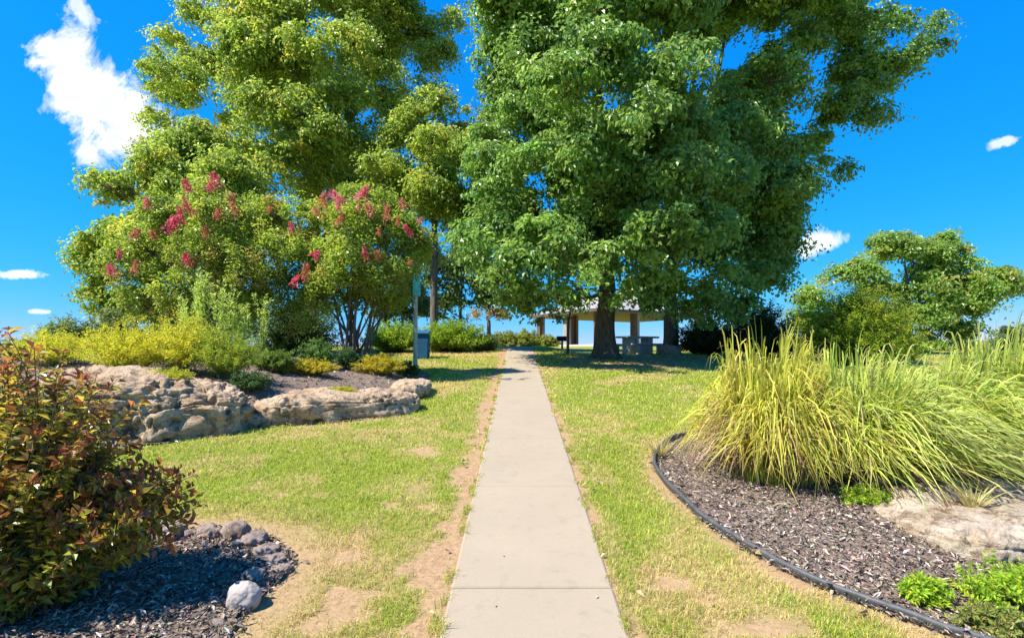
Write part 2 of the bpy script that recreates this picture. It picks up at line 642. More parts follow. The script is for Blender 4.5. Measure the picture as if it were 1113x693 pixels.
def tree(name, label, cat, base, trunk_r, fork_z, lobes, palette, leaf, n_clumps, per_clump, bark, group=None, clump_r=0.45,
         lean=(0, 0), mat=None, roots=True, droop=0.35, limb_r=0.34, twig=True, up=0.25, gaps=0.40):
    bx, by = base
    bz = h1(bx, by) - 0.05
    root = empty(name, (bx, by, bz), label, cat, group)
    B = np.array([bx, by, bz])
    top = max(l[0][2] for l in lobes)
    C = np.mean([l[0] for l in lobes], 0)
    T = Tubes()
    fork = np.array([bx + lean[0], by + lean[1], fork_z])
    lead = np.array([C[0] * 0.6 + fork[0] * 0.4, C[1] * 0.6 + fork[1] * 0.4, fork_z + (top - fork_z) * 0.75])
    k = 14
    t = np.linspace(0, 1, k)[:, None]
    path = B * (1 - t) + fork * t
    wob = np.stack([np.sin(t[:, 0] * 5 + bx), np.cos(t[:, 0] * 4 + by), t[:, 0] * 0], 1) * trunk_r * 0.18 * t
    rad = trunk_r * (0.72 + 0.28 * (1 - t[:, 0]))
    if roots:
        rad = rad + trunk_r * 0.6 * np.exp(-t[:, 0] * (fork_z - bz) / (trunk_r * 0.55))
    T.add(path + wob, rad, 18)
    main = bez(fork + wob[-1], (fork + lead) / 2 + rng.normal(0, 0.25, 3), lead, 10)
    T.add(main, np.linspace(trunk_r * 0.72, trunk_r * 0.12, 10), 10)
    pos, axs, nrm, cl = [], [], [], []
    cents, rads = np.array([l[0] for l in lobes]), np.array([l[1] for l in lobes])
    vols = (rads[:, 0] * rads[:, 2]) ** 0.9
    cnt = np.maximum(rng.multinomial(n_clumps, vols / vols.sum()), 2)
    order = np.argsort(np.min(np.linalg.norm(cents[:, None, :] - main[None, :, :], axis=2), 1))
    limbs = []
    for li in order:
        c, r = cents[li], rads[li]
        # limb from the leader, or forking off an earlier limb, to the lobe
        s = np.clip((c[2] - fork_z) / max(lead[2] - fork_z, 0.1) * 0.75 - 0.25, 0.0, 0.9)
        st = main[int(s * 9)]
        par = None
        if limbs:
            mids = np.array([q[0][5] for q in limbs])
            dd = np.linalg.norm(mids - c, axis=1)
            j = int(np.argmin(dd))
            if dd[j] < 0.75 * np.linalg.norm(c - st):
                par, st = limbs[j], mids[j]
        mid = st * 0.45 + c * 0.55 + np.array([0, 0, 0.12 * np.linalg.norm(c - st) * rng.uniform(-0.3, 1)])
        ln = bez(st, mid + rng.normal(0, 0.45, 3), c, 8)
        ln[1:-1] += rng.normal(0, 0.05, (6, 3))
        r0 = trunk_r * limb_r * (0.35 + 0.65 * rng.random()) * (1 - 0.55 * s)
        if par is not None:
            r0 = min(r0, par[1] * 0.6)
        limbs.append((ln, r0))
        T.add(ln, np.linspace(r0, max(r0 * 0.16, 0.008), 8), 6)
        d = sphere_dirs(cnt[li])
        d[:, 2] = np.where((d[:, 2] < -0.3) & (rng.random(len(d)) < 0.6), -d[:, 2], d[:, 2])
        cp = c + d * r * rng.uniform(0.5, 1.08, (len(d), 1))
        if twig:
            for q in cp[:max(4, len(cp) // 2)]:
                T.add(bez(c, (c + q) / 2 + np.array([0, 0, 0.1 * r[2]]), q, 4), np.linspace(max(r0 * 0.2, 0.012), 0.005, 4), 4)
        keep = fbm(cp * 0.75 + bx, 3, 61) > gaps                          # holes where the crown opens
        if keep.sum() < 2:
            keep[:2] = True
        cp, d = cp[keep], d[keep]
        m = len(cp)
        cr = clump_r * np.clip(np.exp(rng.normal(-0.05, 0.36, m)), 0.4, 1.5)
        ld = unit(rng.normal(size=(m, per_clump, 3)) + 0.3 * d[:, None, :] + np.array([0, 0, 0.15]))
        sh = np.clip(np.exp(rng.normal(0, 0.3, (m, 1, 3))), 0.5, 1.45) * np.array([1, 1, 0.62])      # every spray has its own shape
        dist = np.where(rng.random((m, per_clump, 1)) < 0.08, rng.uniform(1.0, 1.22, (m, per_clump, 1)), rng.uniform(0.15, 1.0, (m, per_clump, 1)))
        lp = cp[:, None, :] + ld * cr[:, None, None] * dist * sh
        lp[..., 2] -= 0.25 * cr[:, None] * dist[..., 0] ** 2                   # outer leaves hang
        nn = unit(0.5 * ld + np.array([0, 0, up]) + 0.5 * d[:, None, :] + 0.45 * rng.normal(size=ld.shape))
        ax = unit(0.8 * ld + 0.6 * rng.normal(size=ld.shape) - np.array([0, 0, droop]))
        ax = unit(ax - nn * np.sum(ax * nn, -1, keepdims=True))
        pos.append(lp.reshape(-1, 3)); nrm.append(nn.reshape(-1, 3)); axs.append(ax.reshape(-1, 3))
        cc = pick(palette, m, 0.12)
        cl.append(np.repeat(cc, per_clump, 0))
    pos, axs, nrm, cl = map(np.concatenate, (pos, axs, nrm, cl))
    n = len(pos)
    cl = np.clip(0.6 * cl + 0.4 * pick(palette, n, 0.2), 0.004, 0.7)
    ls = leaf * rng.uniform(0.5, 1.4, n)
    link('trunk', T.mesh(name + '_trunk'), bark, root)
    link('crown', leaf_mesh(name + '_crown', pos, axs, nrm, ls, ls * 0.62, cl), mat or LEAF, root)
    return root


def px_lobes(Y, items):
    """(px, py, radius px, depth offset m[, vertical factor]) -> lobes at distance Y"""
    out = []
    for it in items:
        px, py, r = it[:3]
        dy = it[3] if len(it) > 3 else 0
        vf = it[4] if len(it) > 4 else 0.85
        y = Y + dy
        rr = r / F * y
        out.append((np.array([wx(px, y), y, wz(py, y)]), np.array([rr, rr, rr * vf])))
    return out


def px_major(Y, px, py, rx, ry, depth, dy=0):
    y = Y + dy
    return (np.array([wx(px, y), y, wz(py, y)]), np.array([rx / F * y, depth, ry / F * y]))


def shrub(name, label, cat, base, tips, leaf, per_stem, palette, stem_mat, stem_r=0.006, group=None, aspect=0.42, t0=0.25, spread=0.03,
          tip_palette=None, tip_from=0.75, mat=None, base_r=0.12, lift=0.35, fold=0.25, axis_mix=0.7, stems=True, part='foliage', stem_every=1, curl=0.2):
    """stems arching from the base to the given tips, leaves set along them"""
    bx, by = base
    bz = h1(bx, by) - 0.02
    root = empty(name, (bx, by, bz), label, cat, group)
    n = len(tips)
    a = rng.uniform(0, 2 * math.pi, n)
    rr = base_r * np.sqrt(rng.random(n))
    p0 = np.stack([bx + rr * np.cos(a), by + rr * np.sin(a), np.full(n, bz)], 1)
    p2 = np.asarray(tips)
    p1 = p0 * 0.55 + p2 * 0.45
    p1[:, 2] = p0[:, 2] + (p2[:, 2] - p0[:, 2]) * (0.5 + lift * rng.uniform(0.5, 1.1, n))
    p1 += rng.normal(0, 0.03, p1.shape)
    if stems:
        T = Tubes()
        for i in range(0, n, stem_every):
            T.add(bez(p0[i], p1[i], p2[i], 7), np.linspace(stem_r, stem_r * 0.35, 7), 5)
        link('stems', T.mesh(name + '_stems'), stem_mat, root)
    m = n * per_stem
    idx = np.repeat(np.arange(n), per_stem)
    t = (t0 + (1 - t0) * rng.random(m) ** 0.8)[:, None]
    P0, P1, P2 = p0[idx], p1[idx], p2[idx]
    pos = (1 - t) ** 2 * P0 + 2 * t * (1 - t) * P1 + t * t * P2
    tan = unit(2 * (1 - t) * (P1 - P0) + 2 * t * (P2 - P1))
    out = unit(rng.normal(size=(m, 3)))
    out = unit(out - tan * np.sum(out * tan, 1, keepdims=True))
    ax = unit(tan * axis_mix + out)
    nn = unit(np.cross(np.cross(ax, tan), ax) + 0.35 * rng.normal(size=(m, 3)) + np.array([0, 0, 0.3]))
    pos = pos + out * spread * rng.random((m, 1))
    c = pick(palette, m)
    if tip_palette is not None:
        c2 = pick(tip_palette, m)
        k = smooth(tip_from - 0.2, tip_from + 0.1, t + rng.normal(0, 0.07, (m, 1)))
        c = c * (1 - k) + c2 * k
    ls = leaf * rng.uniform(0.6, 1.25, m) * (1 - 0.25 * t[:, 0])
    link(part, leaf_mesh(name + '_leaves', pos, ax, nn, ls, ls * aspect, c, fold, curl), mat or LEAF, root)
    return root


def dome_tips(c, r, n, low=-0.2, inner=0.55):
    """points in and on an ellipsoid, mostly its upper part"""
    d = sphere_dirs(n * 3)
    d = d[d[:, 2] > low][:n]
    return np.array(c) + d * np.array(r) * rng.uniform(inner, 1.0, (len(d), 1))


def box_mesh(name, boxes, bevel=0.01, mat=None, parent=None):
    """boxes: (centre, size, rotz[, tiltx]) joined into one mesh"""
    bm = bmesh.new()
    for it in boxes:
        c, s, rz = it[:3]
        t = bmesh.ops.create_cube(bm, size=1)
        vv = t['verts']
        for v in vv:
            v.co = Vector((v.co.x * s[0], v.co.y * s[1], v.co.z * s[2]))
        if len(it) > 3:
            for v in vv:
                y, z = v.co.y, v.co.z
                v.co.y, v.co.z = y * math.cos(it[3]) - z * math.sin(it[3]), y * math.sin(it[3]) + z * math.cos(it[3])
        for v in vv:
            x, y = v.co.x, v.co.y
            v.co = Vector((x * math.cos(rz) - y * math.sin(rz) + c[0], x * math.sin(rz) + y * math.cos(rz) + c[1], v.co.z + c[2]))
    if bevel:
        bmesh.ops.bevel(bm, geom=bm.edges[:], offset=bevel, segments=2, affect='EDGES', profile=0.5)
    me = bpy.data.meshes.new(name)
    bm.to_mesh(me)
    bm.free()
    return link(name, me, mat, parent)


_ico = {}


def ico(sub):
    if sub not in _ico:
        bm = bmesh.new()
        bmesh.ops.create_icosphere(bm, subdivisions=sub, radius=1)
        bm.verts.ensure_lookup_table()
        v = np.array([q.co[:] for q in bm.verts])
        f = np.array([[q.index for q in p.verts] for p in bm.faces])
        bm.free()
        _ico[sub] = (v, f)
    return _ico[sub]


def rock_mesh(name, c, size, rz, seed, sub=5, rough=0.22, ledge=0.1, square=0.6, freq=1.6, fine=0.05):
    v, f = ico(sub)
    p = np.sign(v) * np.abs(v) ** square
    s = np.array(size)
    q = p * s / s.max()
    n = unit(v / s * s.max())
    d = (fbm(q * freq * 2 + seed * 7.1, 4, seed) - 0.5) * 2 * rough + (fbm(q * freq * 9 + seed, 3, seed + 9) - 0.5) * 2 * fine
    lv = (q[:, 2] / q[:, 2].max() if q[:, 2].max() > 0 else q[:, 2]) * 2.5 + 1.3 * fbm(q * 1.2 + seed, 2, seed + 5)
    lf = np.abs((lv % 1.0) - 0.5) * 2                                    # worn bedding planes
    hor = np.sqrt(np.clip(1 - n[:, 2] ** 2, 0, 1))
    d = d - ledge * smooth(0.75, 1.0, lf) * hor
    if sub > 4:
        rg = 1 - np.abs(fbm(q * freq * 5 + seed * 3, 4, seed + 21, 0.6) * 2 - 1) * 2
        d = d + fine * 0.55 * rg + (vnoise(q * freq * 24, seed + 31) - 0.5) * fine * 0.55 + (vnoise(q * freq * 50, seed + 32) - 0.5) * fine * 0.35
        pit = fbm(q * freq * 7 + seed * 5, 3, seed + 41)
        d = d - fine * 2.2 * smooth(0.62, 0.72, pit)
    q = (q + n * (d * min(s.min() / s.max() * 1.6, 1.0))[:, None]) * s.max()
    ca, sa = math.cos(rz), math.sin(rz)
    w = np.stack([q[:, 0] * ca - q[:, 1] * sa, q[:, 0] * sa + q[:, 1] * ca, q[:, 2]], 1) + np.array(c)
    return np_mesh(name, w, f, smooth=False if sub < 4 else True)


def rock(name, label, cat, c, size, rz, seed, mat, group=None, **kw):
    return tag(link(name, rock_mesh(name, c, size, rz, seed, **kw), mat), label, cat, group)


def axis_steps(lo, hi, dense_lo, dense_hi, step, grow=1.22):
    a = list(np.arange(dense_lo, dense_hi + 1e-6, step))
    s, x = step, a[-1]
    while x < hi:
        s *= grow
        x = min(x + s, hi)
        a.append(x)
    s, x, pre = step, a[0], []
    while x > lo:
        s *= grow
        x = max(x - s, lo)
        pre.append(x)
    return np.array(pre[::-1] + a)


def grid_mesh(name, xs, ys, keep=None, dz=0.0, extra=None, attrs=False):
    X, Y = np.meshgrid(xs, ys)
    Z = H(X, Y) + dz
    if extra is not None:
        Z = Z + extra(X, Y)
    nx, ny = len(xs), len(ys)
    i = (np.arange(ny - 1)[:, None] * nx + np.arange(nx - 1)[None, :]).reshape(-1)
    f = np.stack([i, i + 1, i + nx + 1, i + nx], 1)
    if keep is not None:
        cx = (X[:-1, :-1] + X[1:, 1:]).reshape(-1) / 2
        cy = (Y[:-1, :-1] + Y[1:, 1:]).reshape(-1) / 2
        f = f[keep(cx, cy)]
        used, inv = np.unique(f, return_inverse=True)
        f = inv.reshape(-1, 4)
    else:
        used = np.arange(nx * ny)
    v = np.stack([X.ravel(), Y.ravel(), Z.ravel()], 1)[used]
    at = None
    if attrs:
        d, b = masks(v[:, 0], v[:, 1])
        at = {'dry': d, 'bare': b}
    return np_mesh(name, v, f, attrs=at, smooth=True)


# ------------------------------------------------------------------ setting
me = grid_mesh('lawn', axis_steps(-2500, 2500, -7.5, 7.0, 0.07), axis_steps(-600, 4500, 1.4, 15.0, 0.07), attrs=True)
tag(link('lawn', me, M_LAWN), kind='structure')


def sidewalk():
    bm = bmesh.new()
    joints = [3.18 + 1.78 * k for k in range(-4, 27)]
    hw = PATH_W / 2
    for a, b in zip(joints[:-1], joints[1:]):
        a, b = a + 0.007, b - 0.007
        n = 4
        prof = [(-hw, -0.09), (-hw, 0.008), (-hw + 0.012, 0.014), (hw - 0.012, 0.014), (hw, 0.008), (hw, -0.09)]
        rows = []
        ys = [a, a + 0.008] + list(np.linspace(a, b, n + 1)[1:-1]) + [b - 0.008, b]
        for j, y in enumerate(ys):
            drop = 0.008 if j in (0, len(ys) - 1) else 0
            zc = h1(float(path_x(y)), y)
            rows.append([bm.verts.new((float(path_x(y)) + dx, y, zc + dz - (drop if dz > 0 else 0))) for dx, dz in prof])
        for r0, r1 in zip(rows[:-1], rows[1:]):
            for q in range(len(prof) - 1):
                bm.faces.new((r0[q], r0[q + 1], r1[q + 1], r1[q]))
        bm.faces.new(rows[0][::-1])
        bm.faces.new(rows[-1])
    bmesh.ops.recalc_face_normals(bm, faces=bm.faces[:])
    me = bpy.data.meshes.new('path')
    bm.to_mesh(me)
    bm.free()
    tag(link('path', me, M_WALK), kind='structure')


sidewalk()


def lumps(a, s, seed):
    return lambda X, Y: (fbm2(X, Y, s, 4, seed) - 0.35) * a


for nm, poly, step, lx in (('shrub_bed_mulch', SHRUB_BED, 0.035, 0.05), ('grass_bed_mulch', GRASS_BED, 0.04, 0.05), ('rock_bed_mulch', ROCK_BED, 0.08, 0.06)):
    xs = np.arange(min(p[0] for p in poly), max(p[0] for p in poly) + step, step)
    ys = np.arange(min(p[1] for p in poly), max(p[1] for p in poly) + step, step)
    me = grid_mesh(nm, xs, ys, keep=lambda x, y, P=poly: poly_sd(x, y, P) < 0.01, dz=0.012, extra=lumps(lx, 7.0, 5))
    tag(link(nm, me, M_MULCH), kind='structure')


def chips(name, poly, n, size, bias, palette, lx=0.05, pts=None):
    """loose bark chips lying on a bed"""
    x0, x1 = min(p[0] for p in poly), max(p[0] for p in poly)
    y0, y1 = min(p[1] for p in poly), max(p[1] for p in poly)
    X = rng.uniform(x0, x1, n * 6)
    Y = y0 + (y1 - y0) * rng.random(n * 6) ** bias
    k = (poly_sd(X, Y, poly) < 0.05) & (np.abs(X / np.maximum(Y, .3)) < 1.7) & (Y > 1.6)
    X, Y = X[k][:n], Y[k][:n]
    Z = H(X, Y) + lumps(lx, 7.0, 5)(X, Y) + 0.012 + rng.uniform(0.002, 0.022, len(X))
    m = len(X)
    nn = unit(rng.normal(0, 0.45, (m, 3)) + np.array([0, 0, 1]))
    ax = unit(np.cross(nn, rng.normal(size=(m, 3))))
    ls = size * np.exp(rng.normal(-0.1, 0.38, m))
    me = leaf_mesh(name, np.stack([X, Y, Z], 1), ax, nn, ls, ls * rng.uniform(0.2, 0.45, m), pick(palette, m, 0.25), 0.15, 0.08)
    tag(link(name, me, CHIP), kind='stuff')


MULCH_PAL = [(0.15, 0.115, 0.085, 3), (0.26, 0.205, 0.16, 3), (0.39, 0.315, 0.255, 2.4), (0.50, 0.42, 0.34, 1.6), (0.035, 0.027, 0.025, 2)]
chips('bark_chips', GRASS_BED, 70000, 0.034, 1.6, MULCH_PAL)
chips('bark_chips', SHRUB_BED, 26000, 0.033, 1.2, MULCH_PAL)
chips('bark_chips', ROCK_BED, 12000, 0.07, 1.2, MULCH_PAL, 0.06)


def lawn_grass():
    n = 720000
    Y = 2.0 * (26 / 2.0) ** rng.random(n)                     # density falls with distance
    X = rng.uniform(-1.2, 1.3, n) * Y
    k = (np.abs(X - path_x(Y)) > PATH_W / 2 + 0.008) & (X > -12) & (X < 16)
    X, Y = X[k], Y[k]
    for poly, m in ((ROCK_BED, 0.02), (SHRUB_BED, 0.02), (GRASS_BED, 0.03)):
        k = poly_sd(X, Y, poly) > m
        X, Y = X[k], Y[k]
    dry, bare = masks(X, Y)
    k = rng.random(len(X)) > 0.93 * smooth(0.15, 0.8, bare)
    X, Y, dry, bare = X[k], Y[k], dry[k], bare[k]
    # tufts that creep over both edges of the walk
    nt, nb = 150, 34
    ty = 2.4 * (17 / 2.4) ** rng.random(nt)
    tx = path_x(ty) + np.where(rng.random(nt) < 0.55, 1, -1) * (PATH_W / 2 + rng.uniform(-0.012, 0.05, nt))
    X = np.concatenate([X, (tx[:, None] + rng.normal(0, 0.016, (nt, nb))).ravel()])
    Y = np.concatenate([Y, (ty[:, None] + rng.normal(0, 0.045, (nt, nb))).ravel()])
    dry = np.concatenate([dry, np.repeat(rng.uniform(0, 0.6, nt), nb)])
    bare = np.concatenate([bare, np.zeros(nt * nb)])
    n = len(X)
    Z = H(X, Y) - 0.004
    tuft = fbm2(X, Y, 5.0, 3, 77)
    hgt = (0.018 + 0.034 * rng.random(n)) * (0.5 + 1.0 * tuft) * (1 - 0.4 * bare) * (1 + 0.03 * Y)
    wid = 0.0032 * (0.7 + 0.6 * rng.random(n)) * np.maximum(1.0, Y / 3.2)
    a = rng.uniform(0, 2 * math.pi, n)
    lean = rng.uniform(0.2, 1.25, n)
    d = np.stack([np.cos(a), np.sin(a), np.zeros(n)], 1)
    s = np.stack([-np.sin(a), np.cos(a), np.zeros(n)], 1)
    base = np.stack([X, Y, Z], 1)
    up = np.array([0, 0, 1.0])
    mid = base + up * (hgt * 0.6)[:, None] + d * (hgt * lean * 0.3)[:, None]
    tip = base + up * (hgt * (1 - 0.25 * lean))[:, None] + d * (hgt * lean)[:, None]
    w = wid[:, None] / 2
    v = np.stack([base - s * w, base + s * w, mid + s * w * 0.8, mid - s * w * 0.8, tip], 1).reshape(-1, 3)
    i = np.arange(n)[:, None] * 5
    green = pick([(0.26, 0.35, 0.03, 3), (0.38, 0.43, 0.05, 3), (0.48, 0.48, 0.075, 2), (0.15, 0.26, 0.025, 2.5)], n, 0.15)
    straw = pick([(0.52, 0.42, 0.17, 3), (0.60, 0.50, 0.24, 2), (0.40, 0.31, 0.11, 2)], n, 0.15)
    k = (rng.random(n) < np.clip(0.06 + 0.85 * dry + 0.35 * bare, 0, 0.93))[:, None]
    c = np.where(k, straw, green)
    big = fbm2(X, Y, 0.4, 3, 88)[:, None]
    c = c * (0.82 + 0.36 * big)
    me = np_mesh('grass', v, [i + np.array([[0, 1, 2, 3]]), i + np.array([[3, 2, 4]])], color=np.repeat(c, 5, 0))
    tag(link('grass', me, BLADE), kind='stuff')


lawn_grass()


def leaf_litter():
    n = 2600
    X = rng.uniform(-6, 9, n)
    Y = rng.uniform(2.4, 20, n)
    p = 0.10 + 0.9 * smooth(0.6, -0.4, poly_sd(X, Y, TREE_BED)) + 0.3 * (np.abs(X - path_x(Y)) < 0.9)
    k = (rng.random(n) < p) & (poly_sd(X, Y, GRASS_BED) > 0) & (poly_sd(X, Y, ROCK_BED) > 0)
    k &= (np.abs(X - path_x(Y)) > PATH_W / 2) | (rng.random(n) < 0.25)
    X, Y = X[k], Y[k]
    on = np.abs(X - path_x(Y)) < PATH_W / 2
    Z = H(X, Y) + np.where(on, 0.019, 0.03)
    m = len(X)
    nn = unit(rng.normal(0, 0.3, (m, 3)) + np.array([0, 0, 1]))
    ax = unit(np.cross(nn, rng.normal(size=(m, 3))))
    ls = rng.uniform(0.03, 0.085, m) * np.where(on, 0.5, 1)
    c = pick([(0.34, 0.25, 0.13, 3), (0.5, 0.44, 0.32, 2), (0.2, 0.11, 0.05, 2), (0.45, 0.3, 0.1, 1)], m, 0.2)
    tag(link('leaf_litter', leaf_mesh('leaf_litter', np.stack([X, Y, Z], 1), ax, nn, ls, ls * 0.6, c, 0.3, 0.15), CHIP), kind='stuff')


leaf_litter()


def edging():
    """a plastic strip with a rolled top lip along the bed"""
    L_ = EDGE_LINE
    T = Tubes()
    z = H(L_[:, 0], L_[:, 1])
    z = np.array([max(z[max(i - 2, 0):i + 3]) for i in range(len(z))])
    tan = unit(np.gradient(L_, axis=0))
    nor = np.stack([-tan[:, 1], tan[:, 0]], 1)
    prof = [(-0.012, -0.10), (-0.012, 0.022), (-0.020, 0.034), (-0.018, 0.050), (-0.004, 0.058), (0.013, 0.051), (0.016, 0.036), (0.008, 0.022), (0.008, -0.10)]
    V, Fc = [], []
    wob = (fbm2(L_[:, 0], L_[:, 1], 3.0, 2, 9) - 0.5) * 0.04
    m = len(prof)
    for i in range(len(L_)):
        for o, dz in prof:
            V.append((L_[i, 0] + nor[i, 0] * (o + wob[i]), L_[i, 1] + nor[i, 1] * (o + wob[i]), z[i] + dz + wob[i] * 0.3))
    for i in range(len(L_) - 1):
        for j in range(m):
            a, b = i * m + j, i * m + (j + 1) % m
            Fc.append((a, b, b + m, a + m))
    caps = [np.arange(m)[::-1][None, :], (np.arange(m) + (len(L_) - 1) * m)[None, :]]
    me = np_mesh('garden_edging', np.array(V), [np.array(Fc)] + caps, smooth=True)
    tag(link('garden_edging', me, M_EDGING), 'black plastic edging strip curving round the mulch bed of the tall grasses', 'edging')


edging()

# ------------------------------------------------------------------ trees
OAK_RIGHT = [(0.13, 0.25, 0.045, 4), (0.18, 0.31, 0.065, 4), (0.26, 0.38, 0.07, 2), (0.07, 0.155, 0.03, 2)]
OAK_LEFT = [(0.23, 0.33, 0.045, 4), (0.32, 0.40, 0.05, 3), (0.14, 0.24, 0.04, 3), (0.42, 0.40, 0.05, 1.2)]
OAK_SHADE = [(0.075, 0.14, 0.03, 4), (0.11, 0.175, 0.035, 3), (0.055, 0.10, 0.02, 2)]

Y1 = 17.4
maj = [px_major(Y1, 668, 60, 130, 235, 5.0), px_major(Y1, 600, 215, 85, 105, 3.6), px_major(Y1, 700, 215, 110, 100, 4.4, -1.0),
       px_major(Y1, 580, 40, 50, 110, 2.8)]
lob = shells(maj, 62, 1.25) + px_lobes(Y1, [
    (555, 110, 26), (550, 170, 26), (545, 60, 26), (560, 225, 26, -1), (545, 15, 26), (528, 275, 22, -2.5), (535, 215, 22, -2), (570, 285, 24, -3.5), (610, 275, 24, -4.2), (650, 285, 22, -4.5), (590, 255, 24, -3.8), (545, 300, 20, -3), (530, 150, 18), (530, 80, 18), (535, 20, 20), (560, 315, 24, -2.5), (600, 305, 26, -3), (640, 300, 24, -3), (572, 325, 20, -2), (608, 326, 18, -2), (680, 322, 20, -2), (703, 330, 16, -2), (742, 334, 16, -2), (770, 336, 20, -2), (805, 335, 20, -1),
    (690, 305, 26, -3), (735, 315, 22, -2), (780, 305, 24, -2), (815, 305, 22, -1), (620, 325, 14, 1), (770, 250, 34, -3), (740, 190, 34, -4),
    (650, 15, 40, -4), (700, -10, 44, -4), (640, -40, 44, -3), (655, 60, 36, -4.6), (640, 180, 34, -4), (580, 180, 28, -3), (690, 130, 40, -5), (620, 90, 38, -4.5), (740, 80, 40, -4.5)])
tree('oak_tree', 'large dense dark-leaved oak with thick trunk, nearest the walk on the picnic lawn', 'tree', (wx(658, 17.5), 17.5), 0.39, wz(318, 17.5),
     lob, OAK_RIGHT, 0.145, 2400, 105, M_BARK_DARK, clump_r=0.5, gaps=0.35)
Y2 = 20.5
maj = [px_major(Y2, 775, 120, 85, 190, 4.5), px_major(Y2, 790, 260, 45, 60, 3.0), px_major(Y2, 830, 30, 65, 100, 3.5)]
lob = shells(maj, 46, 1.15) + px_lobes(Y2, [
    (800, 110, 34, -2), (830, 150, 32, -1), (780, 160, 34, -3), (845, 195, 26), (800, 215, 34, -2), (835, 90, 34, -2), (760, 230, 32, -3), (860, 60, 30, -1),
    (900, 35, 32), (935, 25, 30, -1), (970, 40, 26), (1000, 38, 20), (1015, 55, 12), (960, 78, 22), (925, 80, 26), (905, 120, 30), (945, 128, 18),
    (930, 100, 22), (890, 165, 26), (918, 185, 9), (875, 205, 18), (848, 240, 16), (840, 275, 16), (835, 305, 16), (800, 325, 16), (760, 325, 16),
    (700, 318, 18), (985, 70, 12)])
tree('oak_tree', 'tall oak with grey trunk behind the picnic table, its long limb reaching over open sky', 'tree', (wx(729, 20.5), 20.5), 0.31, wz(300, 20.5),
     lob, OAK_RIGHT, 0.155, 2000, 100, M_BARK_GREY, clump_r=0.5, gaps=0.34)

Y3 = 24.0
maj = [px_major(Y3, 330, 70, 125, 120, 4.5), px_major(Y3, 250, 110, 90, 80, 3.5), px_major(Y3, 300, 210, 120, 60, 3.5), px_major(Y3, 400, 20, 70, 70, 3)]
lob = shells(maj, 56, 1.25) + px_lobes(Y3, [
    (185, 45, 16), (205, 75, 22), (190, 105, 18), (215, 20, 20), (250, 5, 24), (175, 140, 22), (160, 165, 22), (300, -20, 30), (360, -10, 30),
    (405, 140, 28, -2), (425, 115, 24, -1), (400, 185, 26, -1.5), (330, 130, 36, -3.5), (290, 120, 30, -3.5), (370, 110, 32, -3.5), (340, 60, 34, -4), (280, 60, 30, -3.5), (385, 50, 30, -3.5), (320, 180, 32, -3), (260, 170, 30, -3),
    (385, 165, 26, -3), (355, 150, 22, -4), (300, 10, 30, -3.5), (420, 90, 26, -2.5), (430, 10, 26), (462, 35, 22), (470, 70, 22), (462, 110, 18), (440, 140, 20), (490, 25, 14), (485, 55, 9)])
tree('oak_tree', 'broad yellow-green oak with open crown behind the pink flowering shrubs', 'tree', (wx(338, 24), 24.0), 0.36, wz(250, 24), lob, OAK_LEFT,
     0.15, 2600, 84, M_BARK_DARK, clump_r=0.52, lean=(0.1, 0), limb_r=0.27, gaps=0.35)
Y4 = 17.0
maj = [px_major(Y4, 172, 225, 58, 50, 2.2), px_major(Y4, 185, 290, 76, 60, 2.2), px_major(Y4, 235, 250, 70, 75, 2.2), px_major(Y4, 215, 180, 55, 45, 2.0)]
lob = shells(maj, 34, 0.75) + px_lobes(Y4, [(108, 200, 13), (128, 208, 16), (102, 268, 16), (94, 285, 13), (112, 300, 16), (130, 250, 18), (105, 320, 10),
                                          (115, 335, 18), (150, 330, 22), (190, 340, 20), (165, 190, 22), (140, 195, 18), (190, 165, 20), (220, 150, 22), (250, 200, 26), (280, 240, 26), (225, 340, 22), (260, 345, 22)])
tree('oak_tree', 'lower bushy oak at the far edge of the flowering bed, below the big white cloud', 'tree', (wx(170, 17), 17.0), 0.16, wz(330, 17), lob, OAK_LEFT,
     0.125, 1500, 80, M_BARK_DARK, clump_r=0.4)
Y5 = 20.3
maj = [px_major(Y5, 470, 190, 62, 62, 2.3), px_major(Y5, 490, 255, 45, 40, 2.0)]
lob = shells(maj, 20, 0.85) + px_lobes(Y5, [(530, 140, 18), (548, 190, 18), (535, 215, 18), (550, 240, 16), (520, 120, 16), (425, 215, 16), (415, 190, 12), (420, 185, 20), (425, 150, 18), (450, 135, 22), (480, 115, 16), (505, 150, 20), (530, 190, 18), (515, 240, 18), (440, 240, 18), (430, 205, 14),
                                           (465, 100, 8), (540, 160, 10)])
tree('shade_tree', 'slender tree with bare straight trunk and yellow-green crown beside the walk', 'tree', (wx(472, 20.3), 20.3), 0.17, wz(262, 20.3), lob,
     [(0.25, 0.34, 0.045, 4), (0.18, 0.27, 0.04, 3), (0.36, 0.40, 0.05, 1.5)], 0.13, 900, 80, M_BARK_GREY, clump_r=0.42, roots=False)
Y6 = 36.0
lob = px_lobes(Y6, [(548, 298, 12), (468, 330, 16), (530, 318, 16), (460, 305, 14), (500, 310, 26), (520, 295, 18), (480, 295, 24), (515, 325, 18), (535, 330, 12), (490, 330, 20), (505, 280, 14), (540, 310, 8)])
tree('shade_tree', 'mid-green tree showing low behind the slender bare trunk', 'tree', (wx(500, 36), 36), 0.16, wz(345, 36), lob, OAK_SHADE, 0.24, 170, 60, M_BARK_DARK,
     clump_r=0.6, roots=False)
lob = px_lobes(30.0, [(440, 320, 20), (425, 335, 16), (452, 338, 16), (436, 305, 12), (415, 345, 12)])
tree('shade_tree', 'small pale-green round tree behind the teal-topped post', 'tree', (wx(438, 30), 30), 0.10, wz(350, 30), lob,
     [(0.15, 0.19, 0.05, 3), (0.10, 0.15, 0.035, 3)], 0.19, 120, 60, M_BARK_DARK, clump_r=0.45, roots=False)
